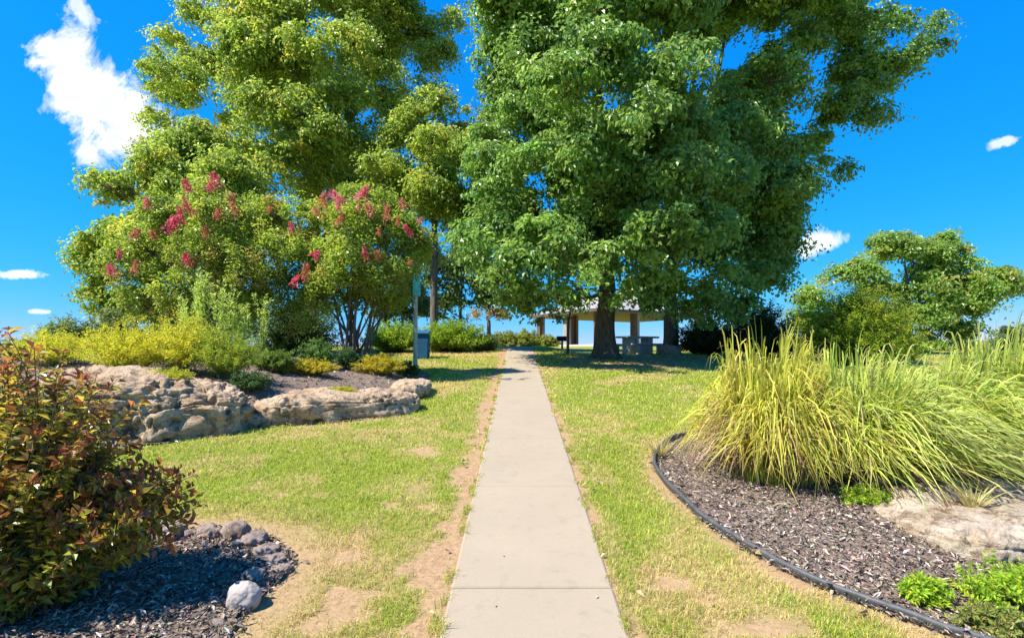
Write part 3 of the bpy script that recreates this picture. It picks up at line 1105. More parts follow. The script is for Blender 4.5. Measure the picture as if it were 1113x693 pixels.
lob = px_lobes(46.0, [(528, 337, 9, 0, .5), (518, 341, 7, 0, .5), (540, 340, 8, 0, .5), (549, 342, 4, 0, .6), (533, 333, 5, 0, .6)])
tree('autumn_tree', 'small flat-topped tan tree far off at the crest, left of the walk', 'tree', (wx(531, 46), 46), 0.22, wz(348, 46), lob,
     [(0.36, 0.26, 0.10, 4), (0.26, 0.22, 0.08, 2), (0.12, 0.14, 0.05, 0.8)], 0.22, 70, 50, M_BARK_DARK, clump_r=0.4, roots=False)
# right-hand background
Y7 = 30.0
lob = px_lobes(Y7, [(985, 275, 22), (965, 268, 18), (1010, 285, 22), (1035, 275, 16), (1030, 262, 10), (940, 298, 22), (915, 305, 20), (890, 318, 20), (870, 335, 18),
                    (1010, 310, 30), (1045, 300, 22), (1055, 318, 24), (1080, 308, 20), (1100, 312, 11), (1040, 335, 26), (1000, 345, 26), (960, 320, 26),
                    (930, 335, 24), (1045, 365, 20), (1030, 385, 22), (880, 355, 20), (1000, 385, 26), (960, 375, 26), (905, 380, 26), (870, 385, 20)])
tree('oak_tree', 'spreading mid-sized oak with ragged crown beyond the tall ornamental grasses', 'tree', (wx(985, 30), 30), 0.26, wz(345, 30), lob,
     [(0.20, 0.33, 0.055, 4), (0.28, 0.40, 0.065, 3), (0.13, 0.23, 0.045, 2), (0.42, 0.37, 0.08, 0.8)], 0.19, 1100, 75, M_BARK_GREY, clump_r=0.55, limb_r=0.45)
lob = px_lobes(40.0, [(1085, 368, 12), (1105, 364, 14), (1125, 368, 18), (1070, 378, 12), (1095, 380, 16)])
tree('shade_tree', 'pale hazy small tree low at the edge beyond the grasses', 'tree', (wx(1100, 40), 40), 0.14, wz(390, 40), lob,
     [(0.12, 0.18, 0.07, 3), (0.16, 0.2, 0.08, 2)], 0.25, 90, 60, M_BARK_GREY, clump_r=0.6, roots=False)
# sapling in front of the shelter
lob = px_lobes(18.5, [(612, 325, 15), (630, 330, 12), (596, 338, 9), (640, 322, 10), (606, 345, 6), (585, 350, 4), (622, 315, 14)])
tree('sapling', 'thin dark-stemmed sapling leaning in front of the shelter', 'tree', (wx(617, 18.5), 18.5), 0.055, wz(346, 18.5), lob, OAK_SHADE, 0.11, 46, 34, M_BARK_DARK,
     clump_r=0.26, lean=(0.03, 0), limb_r=0.55, roots=False)

# ------------------------------------------------------------------ crape myrtles
def crape(label, base, stems_n, lobes, blossoms, n_clumps):
    bx, by = base
    bz = h1(bx, by) - 0.03
    root = empty('crape_myrtle', (bx, by, bz), label, 'flowering shrub', 'pink flowering shrubs behind the rock bed')
    T = Tubes()
    cents, rads = np.array([l[0] for l in lobes]), np.array([l[1] for l in lobes])
    pos, axs, nrm, cl = [], [], [], []
    pal = [(0.21, 0.31, 0.035, 4), (0.29, 0.38, 0.04, 3), (0.13, 0.21, 0.03, 2), (0.36, 0.27, 0.06, 1)]
    w = rads[:, 0] * rads[:, 2]
    cnt = np.maximum(rng.multinomial(n_clumps, w / w.sum()), 2)
    tips = []
    for i, (c, r) in enumerate(zip(cents, rads)):
        a = rng.uniform(0, 2 * math.pi)
        s = np.array([bx + 0.22 * math.cos(a), by + 0.18 * math.sin(a), bz])
        mid = np.array([s[0] * 0.6 + c[0] * 0.4, s[1] * 0.6 + c[1] * 0.4, s[2] * 0.4 + c[2] * 0.6])
        T.add(bez(s, mid, c, 10), np.linspace(rng.uniform(0.025, 0.045), 0.012, 10), 7)
        d = sphere_dirs(cnt[i])
        d[:, 2] = np.abs(d[:, 2]) * np.where(rng.random(len(d)) < 0.3, -1, 1)
        cp = c + d * r * rng.uniform(0.5, 1.05, (len(d), 1))
        tips.append(cp)
        for q in cp:
            T.add(bez(c, (c + q) / 2 + np.array([0, 0, .05]), q, 4), np.linspace(0.01, 0.003, 4), 4)
        m, k = len(cp), 85
        ld = unit(rng.normal(size=(m, k, 3)) + 0.4 * d[:, None, :])
        lp = cp[:, None, :] + ld * (rng.uniform(0.15, 0.36, (m, 1, 1)) * rng.uniform(0.2, 1, (m, k, 1))) * np.array([0.8, 0.8, 1.0])
        nn = unit(0.5 * ld + np.array([0, 0, .5]) + 0.5 * rng.normal(size=ld.shape))
        ax = unit(ld + 0.5 * rng.normal(size=ld.shape) + np.array([0, 0, .2]))
        ax = unit(ax - nn * np.sum(ax * nn, -1, keepdims=True))
        pos.append(lp.reshape(-1, 3)); nrm.append(nn.reshape(-1, 3)); axs.append(ax.reshape(-1, 3))
        cl.append(np.repeat(pick(pal, m, .12), k, 0))
    pos, axs, nrm, cl = map(np.concatenate, (pos, axs, nrm, cl))
    n = len(pos)
    cl = 0.6 * cl + 0.4 * pick(pal, n, .2)
    ls = 0.078 * rng.uniform(0.6, 1.3, n)
    link('trunk', T.mesh('myrtle_stems'), M_BARK_SMOOTH, root)
    link('foliage', leaf_mesh('myrtle_leaves', pos, axs, nrm, ls, ls * 0.55, cl), LEAF, root)
    # flower panicles: cones of many crinkled petals
    protos = []
    for v in range(3):
        k = 150
        t = rng.random(k) ** 0.7
        a = rng.uniform(0, 2 * math.pi, k)
        rr = 0.17 * (1 - t * 0.6) * np.sqrt(rng.random(k)) + 0.01
        p = np.stack([rr * np.cos(a), rr * np.sin(a), t * 0.30], 1)
        nn = sphere_dirs(k)
        c = pick([[(0.56, 0.07, 0.12, 3), (0.40, 0.06, 0.07, 2), (0.58, 0.18, 0.2, 1)], [(0.46, 0.16, 0.10, 3), (0.34, 0.22, 0.06, 2), (0.50, 0.11, 0.12, 2)],
                  [(0.60, 0.18, 0.26, 3), (0.50, 0.14, 0.10, 2), (0.66, 0.25, 0.32, 1)]][v], k, .2)
        ls = np.full(k, 0.045) * rng.uniform(.7, 1.3, k)
        me = leaf_mesh('panicle', p, unit(np.cross(nn, rng.normal(size=(k, 3)))), nn, ls, ls * 0.9, c, 0.3, 0.3)
        me.materials.append(PETAL)
        protos.append(me)
    for (x, y, z, kind, s) in blossoms:
        o = bpy.data.objects.new('blossom', protos[kind])
        col.objects.link(o)
        o.parent = root
        o.location = Vector((x, y, z)) - Vector(root.location)
        o.rotation_euler = (rng.normal(0, .4), rng.normal(0, .4), rng.uniform(0, 6))
        s *= rng.uniform(0.7, 1.35)
        o.scale = (s * rng.uniform(.6, 1.1), s * .8, s * rng.uniform(1.0, 1.8))
    return root


def blooms(Y, items):
    out = []
    for px, py, kind, s in items:
        y = Y + rng.uniform(-1.6, -1.0)
        out.append((wx(px, y), y, wz(py, y) - 0.12, kind, s * 0.66))
    return out


YC = 12.4
lob = px_lobes(YC, [(235, 240, 34, -.4), (200, 250, 30, .3), (275, 245, 32, .4), (165, 275, 28), (300, 275, 30, -.3), (220, 285, 36, -.8), (260, 300, 36, -.6),
                    (150, 305, 22, .2), (310, 310, 24, .2), (190, 315, 26, -.3), (225, 215, 20), (280, 330, 22, -.4), (245, 330, 24, .5), (130, 285, 22, .2), (180, 235, 24), (300, 235, 24), (320, 270, 24, .2), (200, 340, 22, .2), (320, 340, 20, .5), (160, 335, 20, .4)])
crape('pink-flowering crape myrtle in the middle of the bed, behind the tall pale stems', (wx(243, 12.4), 12.4), 9, lob,
      blooms(YC, [(226, 203, 0, 1.0), (238, 200, 0, 1.1), (206, 204, 0, .9), (160, 222, 0, .9), (205, 222, 0, 1), (198, 240, 0, 1.2), (178, 247, 0, 1.2), (168, 255, 1, 1.1),
                  (190, 250, 1, 1.1), (130, 275, 0, .9), (124, 294, 0, .9), (144, 293, 1, .9), (207, 284, 0, 1), (142, 255, 1, .9), (215, 232, 1, 1), (235, 235, 1, 1),
                  (182, 270, 1, .9), (318, 248, 0, .9), (290, 225, 1, .9), (260, 230, 1, 1.), (250, 215, 1, .9), (225, 255, 1, .8)]), 620)
lob = px_lobes(YC, [(395, 245, 30, -.4), (360, 245, 24, .2), (425, 255, 26, .2), (350, 280, 24), (440, 285, 18, .2), (385, 285, 32, -.8), (415, 300, 28, -.5), (360, 315, 24, -.4),
                    (400, 325, 22, 0), (385, 220, 18), (440, 245, 12), (345, 320, 16, .2), (428, 330, 14, .2), (335, 265, 18, .3), (415, 225, 18, .2), (340, 230, 16, .3), (455, 265, 14, .2)])
crape('pink-flowering crape myrtle with thin fanned stems, beside the gold shrub and the post', (wx(385, 12.2), 12.2), 9, lob,
      blooms(YC, [(385, 212, 2, 1.2), (395, 210, 0, 1), (375, 218, 2, 1.2), (368, 225, 2, 1), (350, 220, 1, 1), (345, 228, 1, .9), (405, 230, 1, 1), (440, 222, 1, 1.1), (455, 238, 1, 1.1),
                  (448, 252, 0, .9), (432, 240, 1, .9), (388, 225, 1, .9), (400, 279, 0, 1.1), (412, 277, 1, 1.1), (340, 275, 0, .9), (332, 298, 1, .9), (318, 305, 0, .8), (420, 235, 1, .9),
                  (365, 240, 1, .9), (445, 282, 1, .8), (410, 250, 1, .8)]), 500)

# ------------------------------------------------------------------ foreground bronze shrub
def bronze():
    bx, by = -2.8, 3.0
    tips = np.concatenate([
        dome_tips((-2.95, 2.95, 1.10), (0.98, 0.55, 0.90), 290, -0.35, 0.35),
        dome_tips((-2.24, 3.0, 0.82), (0.42, 0.38, 0.36), 110, -0.5, 0.4),
        dome_tips((-3.2, 2.9, 0.82), (0.85, 0.5, 0.52), 150, -0.6, 0.4)])
    return shrub('bronze_shrub', 'bronze-leaved foreground shrub with red tips, standing in the cobble-edged mulch bed', 'shrub', (bx, by), tips, 0.074, 56,
                 [(0.44, 0.38, 0.04, 3), (0.28, 0.31, 0.04, 3), (0.13, 0.17, 0.035, 3), (0.42, 0.22, 0.04, 1.2)], M_STEM, 0.005, aspect=0.5, t0=0.06, spread=0.015,
                 tip_palette=[(0.24, 0.075, 0.035, 3), (0.12, 0.04, 0.028, 2), (0.32, 0.12, 0.035, 2), (0.28, 0.2, 0.03, 1)], tip_from=0.95, base_r=0.3, lift=0.3, mat=LEAF)


bronze()
tips = dome_tips((wx(130, 3.55), 3.55, h1(-2.6, 3.5) + 0.05), (0.15, 0.13, 0.13), 10, 0.0)
shrub('weed_plant', 'small broad-leaved green weed sprouting from shaded mulch under the bronze shrub', 'plant', (wx(132, 3.55), 3.55), tips, 0.075, 5,
      [(0.09, 0.17, 0.03, 2), (0.13, 0.2, 0.04, 1)], M_STEM_GREEN, 0.003, aspect=0.7, base_r=0.03)

# cobbles round the shrub bed: (px, py, width px, height factor, words)
COB = [(62, 598, 26, .6, 'rough pink cobble deepest under the bronze shrub'), (92, 594, 26, .6, 'pinkish flat cobble half hidden by hanging bronze leaves'),
       (120, 591, 30, .55, 'crumbly pink cobble at the far rim of the shaded mulch'), (150, 586, 30, .6, 'low cobble just below the lowest bronze twigs'),
       (180, 582, 36, .6, 'long lilac-grey cobble on the far rim, by the lawn'), (204, 581, 20, .5, 'small grey cobble wedged between two longer far-rim stones'),
       (226, 581, 28, .65, 'grey-pink domed cobble at the middle of the far rim'), (256, 581, 30, .75, 'tall tan cobble at the bend of the stone rim'),
       (276, 588, 28, .6, 'tan cobble just past the bend of the stone rim'), (262, 592, 20, .5, 'small dull cobble tucked inside the bend of the rim'),
       (290, 600, 30, .45, 'flat pale cobble on the near side of the bend'), (298, 609, 26, .4, 'flat whitish cobble where dry grass meets the mulch'),
       (306, 620, 22, .5, 'dark brown cobble sunk in the dry grass edge'), (284, 612, 18, .5, 'small grey cobble lying inside the pale flat ones'),
       (276, 628, 24, .6, 'lilac cobble just above the large round stone'), (286, 634, 16, .5, 'little pink cobble beside the large round stone'),
       (236, 681, 20, .55, 'pale pebble-like stone nearest the camera'), (252, 634, 14, .5, 'tiny cobble in speckled shade above the round stone')]
for i, (px, py, w, hf, words) in enumerate(COB):
    x, y = gp(px, py + w * 0.15)
    r = w / F * y / 2 * 0.98
    rock('cobble', words, 'stone', (x, y, h1(x, y) + r * hf * 0.6), (r, r * rng.uniform(.7, .95), r * hf), rng.uniform(-.5, .5), 20 + i, M_COBBLE, 'cobbles edging the shrub bed',
         sub=4, rough=0.25, ledge=0.03, square=0.85, freq=1.3, fine=0.05)
x, y = gp(265, 662)
rock('cobble', 'large smooth round grey stone at the near end of the cobble rim', 'stone', (x, y, h1(x, y) + 0.055), (0.092, 0.08, 0.085), 0.3, 55, M_BOULDER, 'cobbles edging the shrub bed',
     sub=5, rough=0.20, ledge=0.0, square=0.85, freq=0.8, fine=0.012)

# ------------------------------------------------------------------ rock outcrops
rock('rock_outcrop', 'tall rugged limestone ledge behind the bronze shrub, topped with yellow ground cover', 'rock', (-5.45, 7.15, 0.84), (1.02, 0.75, 0.62), 0.35, 3, M_ROCK, sub=6,
     rough=0.20, ledge=0.07, square=0.55, freq=1.2, fine=0.07)
rock('rock_outcrop', 'broad weathered limestone ledge ending at the dark gap', 'rock', (-4.55, 7.3, 0.78), (0.70, 0.62, 0.46), 0.55, 4, M_ROCK, sub=6, rough=0.20, ledge=0.08,
     square=0.52, freq=1.2, fine=0.07)
rock('rock_outcrop', 'low long limestone ledge with mulch on top, reaching towards the walk', 'rock', (-2.80, 8.38, 0.83), (1.24, 0.66, 0.29), 0.42, 6, M_ROCK, sub=6, rough=0.24, ledge=0.06,
     square=0.52, freq=1.6, fine=0.08)
rock('rock_outcrop', 'tapering pale end of the rock ledge nearest the walk, below the gold shrub', 'rock', (-1.98, 10.2, 1.03), (0.36, 0.75, 0.17), 0.1, 8, M_ROCK, sub=5, rough=0.3, ledge=0.15,
     square=0.65, freq=1.6, fine=0.08)
rock('rock_outcrop', 'small tan stone lying in the gap between the two ledges', 'rock', (-3.72, 7.5, 0.72), (0.22, 0.16, 0.12), 0.5, 9, M_ROCK, sub=5, rough=0.3, ledge=0.1, square=0.7, freq=1.2)
rock('flat_rock', 'wide pale flat limestone slab beside the mulch, below the drooping grasses', 'rock', (4.0, 4.10, h1(4.0, 4.1) + 0.01), (0.95, 0.52, 0.14), 0.12, 12, M_PALE, sub=6, rough=0.34,
     ledge=0.12, square=0.5, freq=1.8, fine=0.12)
rock('flat_rock', 'rear cream limestone slab tucked right under the overhanging grass', 'rock', (4.15, 4.75, h1(4.15, 4.75) - 0.01), (0.85, 0.40, 0.13), -0.1, 13, M_PALE, sub=6, rough=0.34,
     ledge=0.12, square=0.5, freq=1.8, fine=0.12)
rock('boulder', 'rounded pinkish boulder at the foot of the grey-trunked oak', 'rock', (wx(728, 19.3), 19.3, h1(6, 19.3) + 0.12), (0.42, 0.3, 0.28), 0.3, 14, M_COBBLE, sub=4, rough=0.25, ledge=0.05,
     square=0.8, freq=1.3)

# ------------------------------------------------------------------ planting in the rock bed
FEATHER = [(0.48, 0.50, 0.04, 4), (0.56, 0.55, 0.045, 3), (0.34, 0.42, 0.045, 2), (0.58, 0.50, 0.07, 1)]


def mound(name, label, cat, px, py_top, py_base, wpx, Y, pal, leaf=0.05, n=120, per=50, aspect=0.3, group=None, mat=LEAF_SOFT, low=-0.1, t0=0.25, lift=0.35, axis_mix=0.9, depth=0.8, stem=M_STEM_GREEN, tip=None, inner=.5):
    x = wx(px, Y)
    g = h1(x, Y)
    top = wz(py_top, Y)
    w = wpx / F * Y / 2
    hh = max(top - g, 0.1)
    tips = dome_tips((x, Y, g + hh * 0.35), (w, w * depth, hh * 0.65), n, low, inner)
    return shrub(name, label, cat, (x, Y), tips, leaf, per, pal, stem, 0.004, group, aspect, t0, 0.02, mat=mat, base_r=w * 0.35, lift=lift, axis_mix=axis_mix, tip_palette=tip, stem_every=2)


G1 = 'feathery plants in the rock bed'
mound('feathery_plant', 'yellow-green feathery mound above the tall rock ledge', 'plant', 140, 340, 408, 115, 8.15, FEATHER, 0.06, 220, 60, 0.16, G1)
mound('feathery_plant', 'brightest yellow feathery mound in the middle above the ledges', 'plant', 195, 334, 412, 115, 8.3, FEATHER, 0.06, 230, 60, 0.16, G1)
mound('feathery_plant', 'feathery green mound above the dark gap in the rocks', 'plant', 245, 350, 418, 95, 8.35, [(0.28, 0.36, 0.04, 3), (0.36, 0.41, 0.05, 2), (0.19, 0.28, 0.04, 2)], 0.06, 190, 60, 0.18, G1)
mound('feathery_plant', 'feathery mound furthest from the walk, behind the bronze shrub tips', 'plant', 62, 352, 420, 110, 9.4, FEATHER, 0.065, 180, 60, 0.18, G1)
mound('leafy_perennial', 'leafy green perennial between the feathery mounds and the gold shrubs', 'plant', 298, 376, 415, 60, 9.6, [(0.12, 0.20, 0.03, 3), (0.17, 0.24, 0.04, 2)], 0.07, 110, 45, 0.4)
mound('leafy_perennial', 'fresh green rounded perennial behind the wider gold shrub', 'plant', 345, 366, 400, 46, 11.0, [(0.11, 0.21, 0.05, 3), (0.15, 0.25, 0.06, 2)], 0.075, 90, 45, 0.45)
mound('leafy_perennial', 'blue-green upright perennial below the fanned myrtle stems', 'plant', 378, 374, 402, 30, 11.4, [(0.07, 0.14, 0.05, 3), (0.10, 0.17, 0.06, 2)], 0.08, 70, 40, 0.3)
mound('leafy_perennial', 'dark low perennial spilling into the gap beside the rock ledge', 'plant', 272, 402, 440, 50, 8.1, [(0.06, 0.12, 0.035, 3), (0.09, 0.17, 0.05, 2)], 0.06, 90, 45, 0.4)
mound('leafy_perennial', 'dark green low perennial at the foot of the teal-topped post', 'plant', 440, 388, 408, 38, 11.9, [(0.05, 0.10, 0.025, 3), (0.08, 0.14, 0.03, 2)], 0.06, 70, 45, 0.45)
GOLD = [(0.40, 0.36, 0.025, 4), (0.48, 0.40, 0.03, 3), (0.30, 0.31, 0.03, 2)]
mound('gold_shrub', 'clipped golden shrub by the mulch, closest to the post', 'shrub', 412, 383, 408, 64, 11.3, GOLD, 0.05, 170, 50, 0.6, 'golden shrubs in the rock bed')
mound('gold_shrub', 'wider golden shrub between green perennials, further from the post', 'shrub', 336, 388, 416, 72, 10.0, GOLD, 0.05, 160, 50, 0.6, 'golden shrubs in the rock bed')
SED = [(0.38, 0.40, 0.03, 4), (0.45, 0.44, 0.04, 3), (0.28, 0.33, 0.03, 2)]
for label, px, Y, zt, w, hh in (('yellow creeping sedum draped over the tall rock ledge', 182, 7.2, 1.44, .44, .10), ('small round sedum cushion on the low rock ledge', 372, 8.4, 1.13, .27, .06)):
    x = wx(px, Y)
    tips = dome_tips((x, Y, zt), (w, w * .6, hh), 150, -0.2, 0.3)
    root = shrub('sedum_cushion', label, 'plant', (x, Y), tips, 0.03, 40, SED, M_STEM_GREEN, 0.003, aspect=0.5, t0=0.75, spread=0.03, base_r=w * .8, mat=LEAF_SOFT, stem_every=3)

# tall pale willowy stems
SPIRE = [(0.42, 0.54, 0.11, 3), (0.50, 0.60, 0.14, 2), (0.32, 0.44, 0.1, 2)]
for label, px, top, Y in (('tall pale-green stems at the outer edge of the cluster, above the ledge', 205, 318, 10.0), ('tallest pale-green willowy stems, centre of the cluster', 222, 290, 10.3),
                          ('loose pale willowy stems over the feathery mounds, mid cluster', 243, 305, 10.1), ('short pale-green spires beside the dark myrtle shade', 262, 328, 10.4),
                          ('single narrow pale spire nearest the green perennials', 286, 320, 10.6)):
    x = wx(px, Y)
    n = 16 if 'single' not in label else 7
    tips = np.stack([x + rng.normal(0, .17, n), Y + rng.normal(0, .15, n), wz(top, Y) - np.abs(rng.normal(0, .28, n))], 1)
    shrub('willowy_perennial', label, 'plant', (x, Y), tips, 0.085, 75, SPIRE, M_STEM_GREEN, 0.006, 'tall willowy plants in the rock bed', 0.2, 0.15, 0.02, base_r=0.16, lift=0.15, axis_mix=1.1, mat=LEAF_SOFT)

# ------------------------------------------------------------------ shrubs along the crest and at the sides
JUN = [(0.22, 0.36, 0.03, 4), (0.31, 0.42, 0.035, 3), (0.12, 0.2, 0.025, 3)]


def spray(name, label, cat, px, py_top, wpx, Y, pal, n=260, leaf=0.09, group=None, hr=0.65, per=60, lift=0.1, low=-0.15, aspect=0.3, py_base=None, inner=.4, tip=None):
    x = wx(px, Y)
    g = h1(x, Y) if py_base is None else wz(py_base, Y)
    hh = max(wz(py_top, Y) - g, .2)
    w = wpx / F * Y / 2
    tips = dome_tips((x, Y, g + hh * (1 - hr)), (w, min(w, 1.6) * .8, hh * hr), n, low, inner)
    return shrub(name, label, cat, (x, Y), tips, leaf, per, pal, M_STEM, 0.01, group, aspect, 0.3, 0.06, mat=LEAF_SOFT, base_r=w * .3, lift=lift, axis_mix=0.8, stem_every=3, tip_palette=tip, tip_from=0.95)


GJ = 'spreading junipers along the crest'
spray('juniper', 'bright spreading juniper behind the post, ending at the blue bin', 'shrub', 428, 345, 78, 19.3, JUN, 300, 0.13, GJ)
spray('juniper', 'bright spreading juniper between the blue bin and the walk', 'shrub', 490, 344, 92, 19.5, JUN, 340, 0.13, GJ)
spray('juniper', 'dull low juniper at the end of the row, nearest the walk', 'shrub', 527, 361, 40, 19.9, [(0.11, 0.18, 0.06, 3), (0.15, 0.21, 0.08, 2), (0.18, 0.2, 0.07, 1)], 160, 0.12, GJ)
GREYG = [(0.15, 0.21, 0.07, 3), (0.21, 0.27, 0.08, 3), (0.09, 0.14, 0.045, 2)]
HEDG = [(0.25, 0.30, 0.06, 4), (0.32, 0.34, 0.07, 3), (0.16, 0.21, 0.05, 2)]
for label, px, top, w in (('rough yellow-green bush beyond the crest, left of the walk end', 548, 357, 40), ('rough yellow-green bush straight beyond the end of the walk', 572, 356, 36),
                          ('lower yellow-green bush beyond the crest beside the sapling', 594, 363, 34)):
    spray('field_bush', label, 'shrub', px, top, w, 44.0, HEDG, 220, 0.24, 'bushes beyond the crest', py_base=382)
for label, px, top, w, Y in (('grey-green far bush low behind the outer end of the tall grasses', 1052, 374, 80, 30.0), ('rounded far bush at the frame edge behind the tall grasses', 1108, 366, 80, 31.0),
                             ('far bush half hidden between the cedar mound and the outer grasses', 985, 378, 90, 28.0)):
    spray('field_bush', label, 'shrub', px, top, w, Y, HEDG if 'half' in label else GREYG, 260, 0.17, 'bushes beyond the grasses', py_base=400, hr=.7, aspect=.5)
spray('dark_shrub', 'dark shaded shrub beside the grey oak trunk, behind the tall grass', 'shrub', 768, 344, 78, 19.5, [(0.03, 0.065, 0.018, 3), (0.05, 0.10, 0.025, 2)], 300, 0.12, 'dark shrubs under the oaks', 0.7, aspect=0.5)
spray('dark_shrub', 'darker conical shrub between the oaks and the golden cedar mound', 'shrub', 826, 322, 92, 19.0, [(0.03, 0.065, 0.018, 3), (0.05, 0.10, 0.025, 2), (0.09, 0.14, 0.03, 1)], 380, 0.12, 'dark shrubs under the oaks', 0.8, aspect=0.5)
CED = [(0.10, 0.20, 0.02, 4), (0.16, 0.28, 0.025, 3), (0.06, 0.13, 0.02, 2)]  # deepened greens and gold tips paint in the mound's shaded front and lit top
spray('cedar_mound', 'dome-shaped cedar, its sunlit tips coloured gold, in front of the ragged oak', 'shrub', 932, 306, 150, 15.5, CED, 1500, 0.10, None, 0.75, 60, 0.2, -0.3, tip=[(0.36, 0.42, 0.025, 3), (0.46, 0.46, 0.03, 2), (0.24, 0.34, 0.02, 2)])
for label, px, top, w, Y in (('grey-green bush below the low oak, beyond the feathery plants', 122, 330, 60, 14.6), ('grey-green thin bush at the outer end of the bed, against the sky', 72, 340, 70, 14.2),
                             ('yellow-green bush just behind the red shrub tips', 48, 366, 70, 11.0), ('shaded green bush between the low oak and the myrtle stems', 200, 322, 130, 15.4),
                             ('deep green bush between the two flowering myrtles', 322, 305, 120, 14.8)):
    spray('mixed_bush', label, 'shrub', px, top, w, Y, GREYG if 'grey' in label else HEDG if 'yellow' in label else OAK_SHADE, 330, 0.10, 'bushes behind the rock bed', 0.7, 50, 0.2, aspect=.5)

# ------------------------------------------------------------------ ornamental grasses
def grass_clump(label, base, n, height, reach, wind, pal, tip, seed_dead=0.15, group='tall ornamental grasses', rad=0.33, droop=0.75):
    bx, by = base
    bz = h1(bx, by)
    root = empty('ornamental_grass', (bx, by, bz), label, 'ornamental grass', group)

    def blades(n, pal, tipc, wscale, hs, rs, dr):
        nt = 95                                               # blades rise in tufts that share a direction
        ti = rng.integers(0, nt, n)
        a = rng.uniform(0, 2 * math.pi, nt)[ti] + rng.normal(0, 0.12, n)
        r = (rad * np.sqrt(rng.random(nt)))[ti] + rng.normal(0, 0.03, n)
        d = np.stack([np.cos(a), np.sin(a), np.zeros(n)], 1)
        p0 = np.array([bx, by, bz]) + d * r[:, None]
        tl = rng.uniform(0.72, 1.08, nt)[ti]
        ln = height * hs * tl * rng.uniform(0.4, 1.08, n) ** 0.8
        u = np.clip(rng.random(nt)[ti] * 0.65 + 0.35 * rng.random(n) + rng.normal(0, 0.12, n), 0, 1.1)   # how far the blade arches over
        aa = a + rng.normal(0, 0.7, nt)[ti] + rng.normal(0, 0.38, n)
        d2 = np.stack([np.cos(aa), np.sin(aa), np.zeros(n)], 1) + np.array([wind[0], wind[1], 0])
        out = reach * rs * (0.12 + 0.95 * u ** 1.2)
        p1 = p0 + d2 * (out * 0.42)[:, None]
        p1[:, 2] = bz + ln * (1.02 - 0.12 * u)
        p1 += rng.normal(0, 0.07, p1.shape) + (rng.random((n, 1)) < 0.12) * rng.normal(0, 0.2, p1.shape)   # kinked and broken ones
        p2 = p0 + d2 * out[:, None]
        p2[:, 2] = bz + ln * (1.0 - dr * u ** 1.1)
        g = H(p2[:, 0], p2[:, 1])
        p2[:, 2] = np.maximum(p2[:, 2], g + 0.03 + 0.55 * rng.random(n) ** 2.2)
        w = wscale * rng.uniform(0.6, 1.45, n)
        shade = np.exp(rng.normal(0, 0.22, nt))[ti][:, None]
        return p0, p1, p2, w, np.clip(pick(pal, n, .15) * shade, 0, .8), np.clip(pick(tipc, n, .15) * shade, 0, .8)
    p0, p1, p2, w, c, t = blades(n, pal, tip, 0.016, 1.0, 1.0, droop)
    link('blades', ribbon_mesh('grass_blades', p0, p1, p2, w, c, t), BLADE, root)
    k = int(n * seed_dead)
    p0, p1, p2, w, c, t = blades(k, [(0.36, 0.26, 0.13, 3), (0.28, 0.18, 0.09, 2)], [(0.42, 0.32, 0.18, 3), (0.30, 0.17, 0.09, 2)], 0.011, 0.75, 0.85, 1.0)
    link('dead_blades', ribbon_mesh('grass_dead_blades', p0, p1, p2, w, c, t), BLADE, root)
    return root


GP = [(0.33, 0.40, 0.05, 4), (0.44, 0.46, 0.07, 3), (0.22, 0.31, 0.03, 2), (0.52, 0.44, 0.08, 2)]
GT = [(0.50, 0.45, 0.05, 3), (0.56, 0.44, 0.10, 2), (0.38, 0.40, 0.04, 3)]
GP2 = [(0.32, 0.40, 0.045, 4), (0.42, 0.47, 0.06, 3), (0.18, 0.28, 0.035, 2.5)]
GT2 = [(0.38, 0.42, 0.08, 3), (0.52, 0.45, 0.16, 2), (0.26, 0.34, 0.06, 3)]
grass_clump('rounded golden ornamental grass nearest the walk, with many tan dead blades', (2.70, 5.35), 3200, 1.60, 0.74, (0.05, 0), GP, GT, 0.9, rad=0.34, droop=0.92)
grass_clump('green ornamental grass arching over the mulch, next to the golden clump', (3.6, 5.4), 3600, 1.26, 1.05, (0.25, -0.2), GP2, GT2, 0.22, rad=0.36, droop=0.95)
grass_clump('green ornamental grass drooping over the pale flat slabs', (4.7, 5.8), 3600, 1.36, 1.12, (0.35, -0.1), GP2, GT2, 0.22, rad=0.4, droop=0.9)
grass_clump('wind-swept ornamental grass at the outer end of the row', (5.8, 6.1), 2900, 1.62, 1.1, (0.3, -0.15), GP2, GT2, 0.22, rad=0.4, droop=0.85)
grass_clump('yellow-green ornamental grass behind the others, in the rear of the row', (4.2, 6.5), 2000, 1.35, 1.0, (0.3, 0), GP2, GT2, 0.12, rad=0.4, droop=0.85)

# small plants by the slabs
GREEN_P = [(0.30, 0.44, 0.035, 4), (0.42, 0.52, 0.045, 3), (0.18, 0.31, 0.03, 2)]
GRP = 'low leafy plants by the flat slabs'
for label, px, py, w, top in (('bright green leafy plant in front of the pale slab, touching the frame edge', 1088, 655, 110, 608), ('small leafy green plant on the mulch, near the slab corner', 1008, 652, 56, 628),
                              ('low yellowish leafy plant nearest the black edging', 1082, 688, 90, 662), ('leafy green tuft squeezed against the slab, behind the bright plant', 1120, 640, 60, 615)):
    x, Y = gp(px, py)
    g = h1(x, Y)
    ww = w / F * Y / 2
    tips = dome_tips((x, Y, g + .04), (ww, ww * .8, max(wz(top, Y) - g, .1)), 60, 0.0, .45)
    shrub('leafy_plant', label, 'plant', (x, Y), tips, 0.045, 26, GREEN_P if 'yellowish' not in label else [(0.22, 0.26, 0.05, 3), (0.3, 0.26, 0.1, 1)], M_STEM_GREEN, 0.0025, GRP, 0.5, .3, .012, base_r=ww * .5, mat=LEAF_SOFT)
x, Y = gp(950, 548)
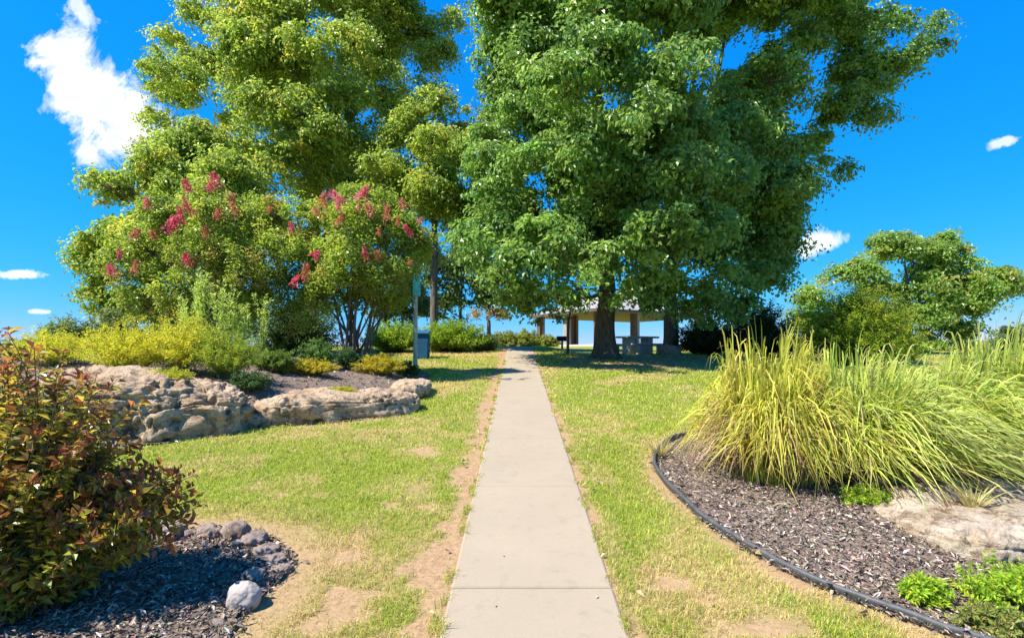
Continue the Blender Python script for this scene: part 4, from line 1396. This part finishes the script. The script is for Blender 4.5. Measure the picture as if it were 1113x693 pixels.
tips = dome_tips((x, Y + .1, h1(x, Y) + .02), (0.32, .2, .16), 90, 0.0, .4)
shrub('ground_cover', 'bright green ground cover peeping out below the arching grass', 'plant', (x, Y + .1), tips, 0.04, 30, GREEN_P, M_STEM_GREEN, 0.0025, None, 0.5, .3, .012, base_r=.2, mat=LEAF_SOFT)

for label, bx, by, n in (('dry tan grass tuft growing from a crack in the pale slab', 3.78, 4.22, 90), ('thin dry grass tuft at the tip of the bed inside the edging', 1.72, 6.0, 120)):
    z0 = h1(bx, by) + (0.10 if 'slab' in label else 0.0)
    a = rng.uniform(0, 6.28, n)
    d = np.stack([np.cos(a), np.sin(a), np.zeros(n)], 1)
    p0 = np.array([bx, by, z0]) + d * 0.05 * rng.random((n, 1))
    hh = rng.uniform(0.08, 0.24, n)[:, None]
    p1 = p0 + d * hh * 0.3 + np.array([0, 0, 1]) * hh * 0.7
    p2 = p0 + d * hh * rng.uniform(0.4, 1.1, (n, 1)) + np.array([0, 0, 1]) * hh
    me = ribbon_mesh('grass_tuft', p0, p1, p2, np.full(n, 0.005), pick([(0.5, 0.4, 0.18, 3), (0.36, 0.34, 0.08, 2)], n), None, 4)
    tag(link('grass_tuft', me, BLADE), label, 'grass tuft')

# ------------------------------------------------------------------ post, bin, grill, table, shelter
M_POST = plain('post_paint', (0.36, 0.42, 0.34), 0.6, 0.35, 18)
M_TEAL = plain('teal_paint', (0.08, 0.52, 0.52), 0.45, 0.3, 10)
M_BLUE = plain('bin_plastic', (0.004, 0.075, 0.17), 0.9, 0.2, 8)
M_BLACK = plain('grill_iron', (0.02, 0.02, 0.022), 0.6, 0.3, 20)
M_ROOF = plain('roof_shingle', (0.30, 0.275, 0.26), 0.85, 0.15, 14)
M_FASCIA = plain('fascia_paint', (0.10, 0.085, 0.07), 0.6, 0.15, 8)
M_WOOD = plain('ceiling_wood', (0.52, 0.36, 0.13), 0.6, 0.15, 6)
M_COLB = plain('column_brown', (0.13, 0.075, 0.055), 0.85, 0.3, 9)
M_COLW = plain('column_pale', (0.30, 0.285, 0.27), 0.8, 0.2, 5)

px_, py_ = wx(451.5, 13.4), 13.4
pz = h1(px_, py_)
root = empty('sign_post', (px_, py_, pz), 'weathered grey-green post with teal panel at its top, beside the rock bed', 'post')
T = Tubes()
T.add([(px_, py_, pz - .1), (px_, py_, pz + .8), (px_ + .01, py_, wz(302, py_) - .1)], [0.062, 0.055, 0.05], 10)
link('post', T.mesh('post_pole'), M_POST, root)
zt = wz(300, py_)
box_mesh('teal_panel', [((px_ + .035, py_ - .03, zt - .27), (0.20, 0.10, 0.50), 0.2), ((px_ + .035, py_ - .03, zt), (0.25, 0.15, 0.035), 0.2)], 0.012, M_TEAL, root)
box_mesh('bracket', [((px_ + .02, py_, zt - .56), (0.09, 0.13, 0.05), 0.2)], 0.008, M_POST, root)

bx_, by_ = wx(460, 17.0), 17.0
bz_ = h1(bx_, by_)
root = empty('litter_bin', (bx_, by_, bz_), 'dark blue litter bin with sloping lid behind the post', 'bin')
bm = bmesh.new()
prof = [(-.18, 0), (.18, 0), (.205, .80), (-.205, .80)]
vb = [[bm.verts.new((x, y * (1 if z < .4 else 1.1), z)) for x, z in prof] for y in (-.20, .20)]
for i in range(4):
    bm.faces.new((vb[0][i], vb[0][(i + 1) % 4], vb[1][(i + 1) % 4], vb[1][i]))
bm.faces.new(vb[0][::-1]); bm.faces.new(vb[1])
bmesh.ops.recalc_face_normals(bm, faces=bm.faces[:])
bmesh.ops.bevel(bm, geom=bm.edges[:], offset=.02, segments=2, affect='EDGES')
bmesh.ops.translate(bm, verts=bm.verts[:], vec=(bx_, by_, bz_))
me = bpy.data.meshes.new('bin_body'); bm.to_mesh(me); bm.free()
link('bin_body', me, M_BLUE, root)
box_mesh('lid', [((bx_, by_ - .02, bz_ + .86), (0.47, 0.50, 0.06), 0, 0.22)], 0.02, M_BLUE, root)
box_mesh('handle', [((bx_, by_ + .235, bz_ + .84), (0.40, 0.03, 0.03), 0)], 0.008, M_BLUE, root)

gx, gy = wx(611, 22.5), 22.5
gz = h1(gx, gy)
root = empty('park_grill', (gx, gy, gz), 'black box-shaped park grill on a short post left of the sapling', 'grill')
T = Tubes(); T.add([(gx, gy, gz - .1), (gx, gy, gz + .42)], .045, 8)
link('post', T.mesh('grill_post'), M_BLACK, root)
box_mesh('firebox', [((gx, gy, gz + .44), (.46, .36, .03), 0), ((gx - .22, gy, gz + .54), (.02, .36, .2), 0), ((gx + .22, gy, gz + .54), (.02, .36, .2), 0), ((gx, gy + .17, gz + .54), (.42, .02, .2), 0)], .004, M_BLACK, root)
box_mesh('grate', [((gx, gy - .17 + .05 * k, gz + .60), (.418, .012, .012), 0) for k in range(7)], 0, M_BLACK, root)

# concrete picnic table
tx, ty = wx(693, 21.6), 21.6
tz = h1(tx, ty)
root = empty('picnic_table', (tx, ty, tz), 'grey concrete picnic table with two benches between the oak trunks', 'picnic table')
rz = 0.5
def loc(a, b, c):
    return (tx + a * math.cos(rz) - b * math.sin(rz), ty + a * math.sin(rz) + b * math.cos(rz), tz + c)
box_mesh('tabletop', [(loc(0, 0, .73), (1.75, .75, .075), rz)], .015, M_SLAB, root)
for s in (-.5, .5):
    box_mesh('pedestal', [(loc(s, 0, .345), (.26, .5, .69), rz)], .02, M_SLAB, root)
for s in (-.72, .72):
    b = box_mesh('bench', [(loc(0, s, .43), (1.75, .30, .07), rz)], .015, M_SLAB, root)
    for q in (-.55, .55):
        box_mesh('bench_leg', [(loc(q, s, .195), (.16, .26, .39), rz)], .015, M_SLAB, root)

# open shelter with hipped roof
def shelter():
    cx0, cy0 = wx(650, 40), 40.0
    gz = h1(cx0 + 3, cy0 + 6) - .05
    A = np.array([0.86, 0.51]); B = np.array([-0.51, 0.86])
    LA, LB = 11.5, 8.0
    root = empty('picnic_shelter', (cx0, cy0, gz), 'open picnic shelter with pale hipped roof and brown and pale columns beyond the oaks', 'shelter')

    def P(a, b, z):
        q = np.array([cx0, cy0]) + A * a + B * b
        return (q[0], q[1], gz + z)
    ang = math.atan2(A[1], A[0])
    me = bpy.data.meshes.new('floor_slab')
    box_mesh('floor_slab', [(P(LA / 2, LB / 2, .05), (LA + 1, LB + 1, .2), ang)], .02, M_SLAB, root)
    eave, ridge, oh = 2.75, 4.6, 0.8
    e = [(-oh, -oh), (LA + oh, -oh), (LA + oh, LB + oh), (-oh, LB + oh)]
    r = [(LB / 2, LB / 2), (LA - LB / 2, LB / 2)]
    def hip(name, dz, mat, thick):
        bm = bmesh.new()
        E = [bm.verts.new(P(a, b, eave + dz)) for a, b in e]
        R = [bm.verts.new(P(a, b, ridge + dz)) for a, b in r]
        for f in ((E[0], E[1], R[1], R[0]), (E[1], E[2], R[1]), (E[2], E[3], R[0], R[1]), (E[3], E[0], R[0])):
            bm.faces.new(f)
        bmesh.ops.recalc_face_normals(bm, faces=bm.faces[:])
        bmesh.ops.solidify(bm, geom=bm.faces[:], thickness=thick)
        me = bpy.data.meshes.new(name); bm.to_mesh(me); bm.free()
        link(name, me, mat, root)
    hip('roof', .12, M_ROOF, .06)
    hip('ceiling', -.06, M_WOOD, .05)
    w = .22
    box_mesh('fascia', [(P(LA / 2, -oh, eave + .02), (LA + 2 * oh, .05, w), ang), (P(LA / 2, LB + oh, eave + .02), (LA + 2 * oh, .05, w), ang),
                        (P(-oh, LB / 2, eave + .02), (.05, LB + 2 * oh - .06, w), ang), (P(LA + oh, LB / 2, eave + .02), (.05, LB + 2 * oh - .06, w), ang)], 0, M_FASCIA, root)
    for a in (0, LA / 3, 2 * LA / 3, LA):
        for b in (0, LB):
            c = box_mesh('column', [(P(a, b, 1.5), (.5, .5, 2.85), ang)], .02, M_COLB, root)
            sub = box_mesh('pale_side', [(P(a + .17, b - .02, 1.5), (.24, .54, 2.6), ang)], .01, M_COLW, None)  # pale block along one side of each brown column
            sub.parent = c
            sub.location = (0, 0, 0)
    for b in (LB / 2,):
        c = box_mesh('column', [(P(0, b, 1.5), (.5, .5, 2.85), ang)], .02, M_COLW, root)


shelter()
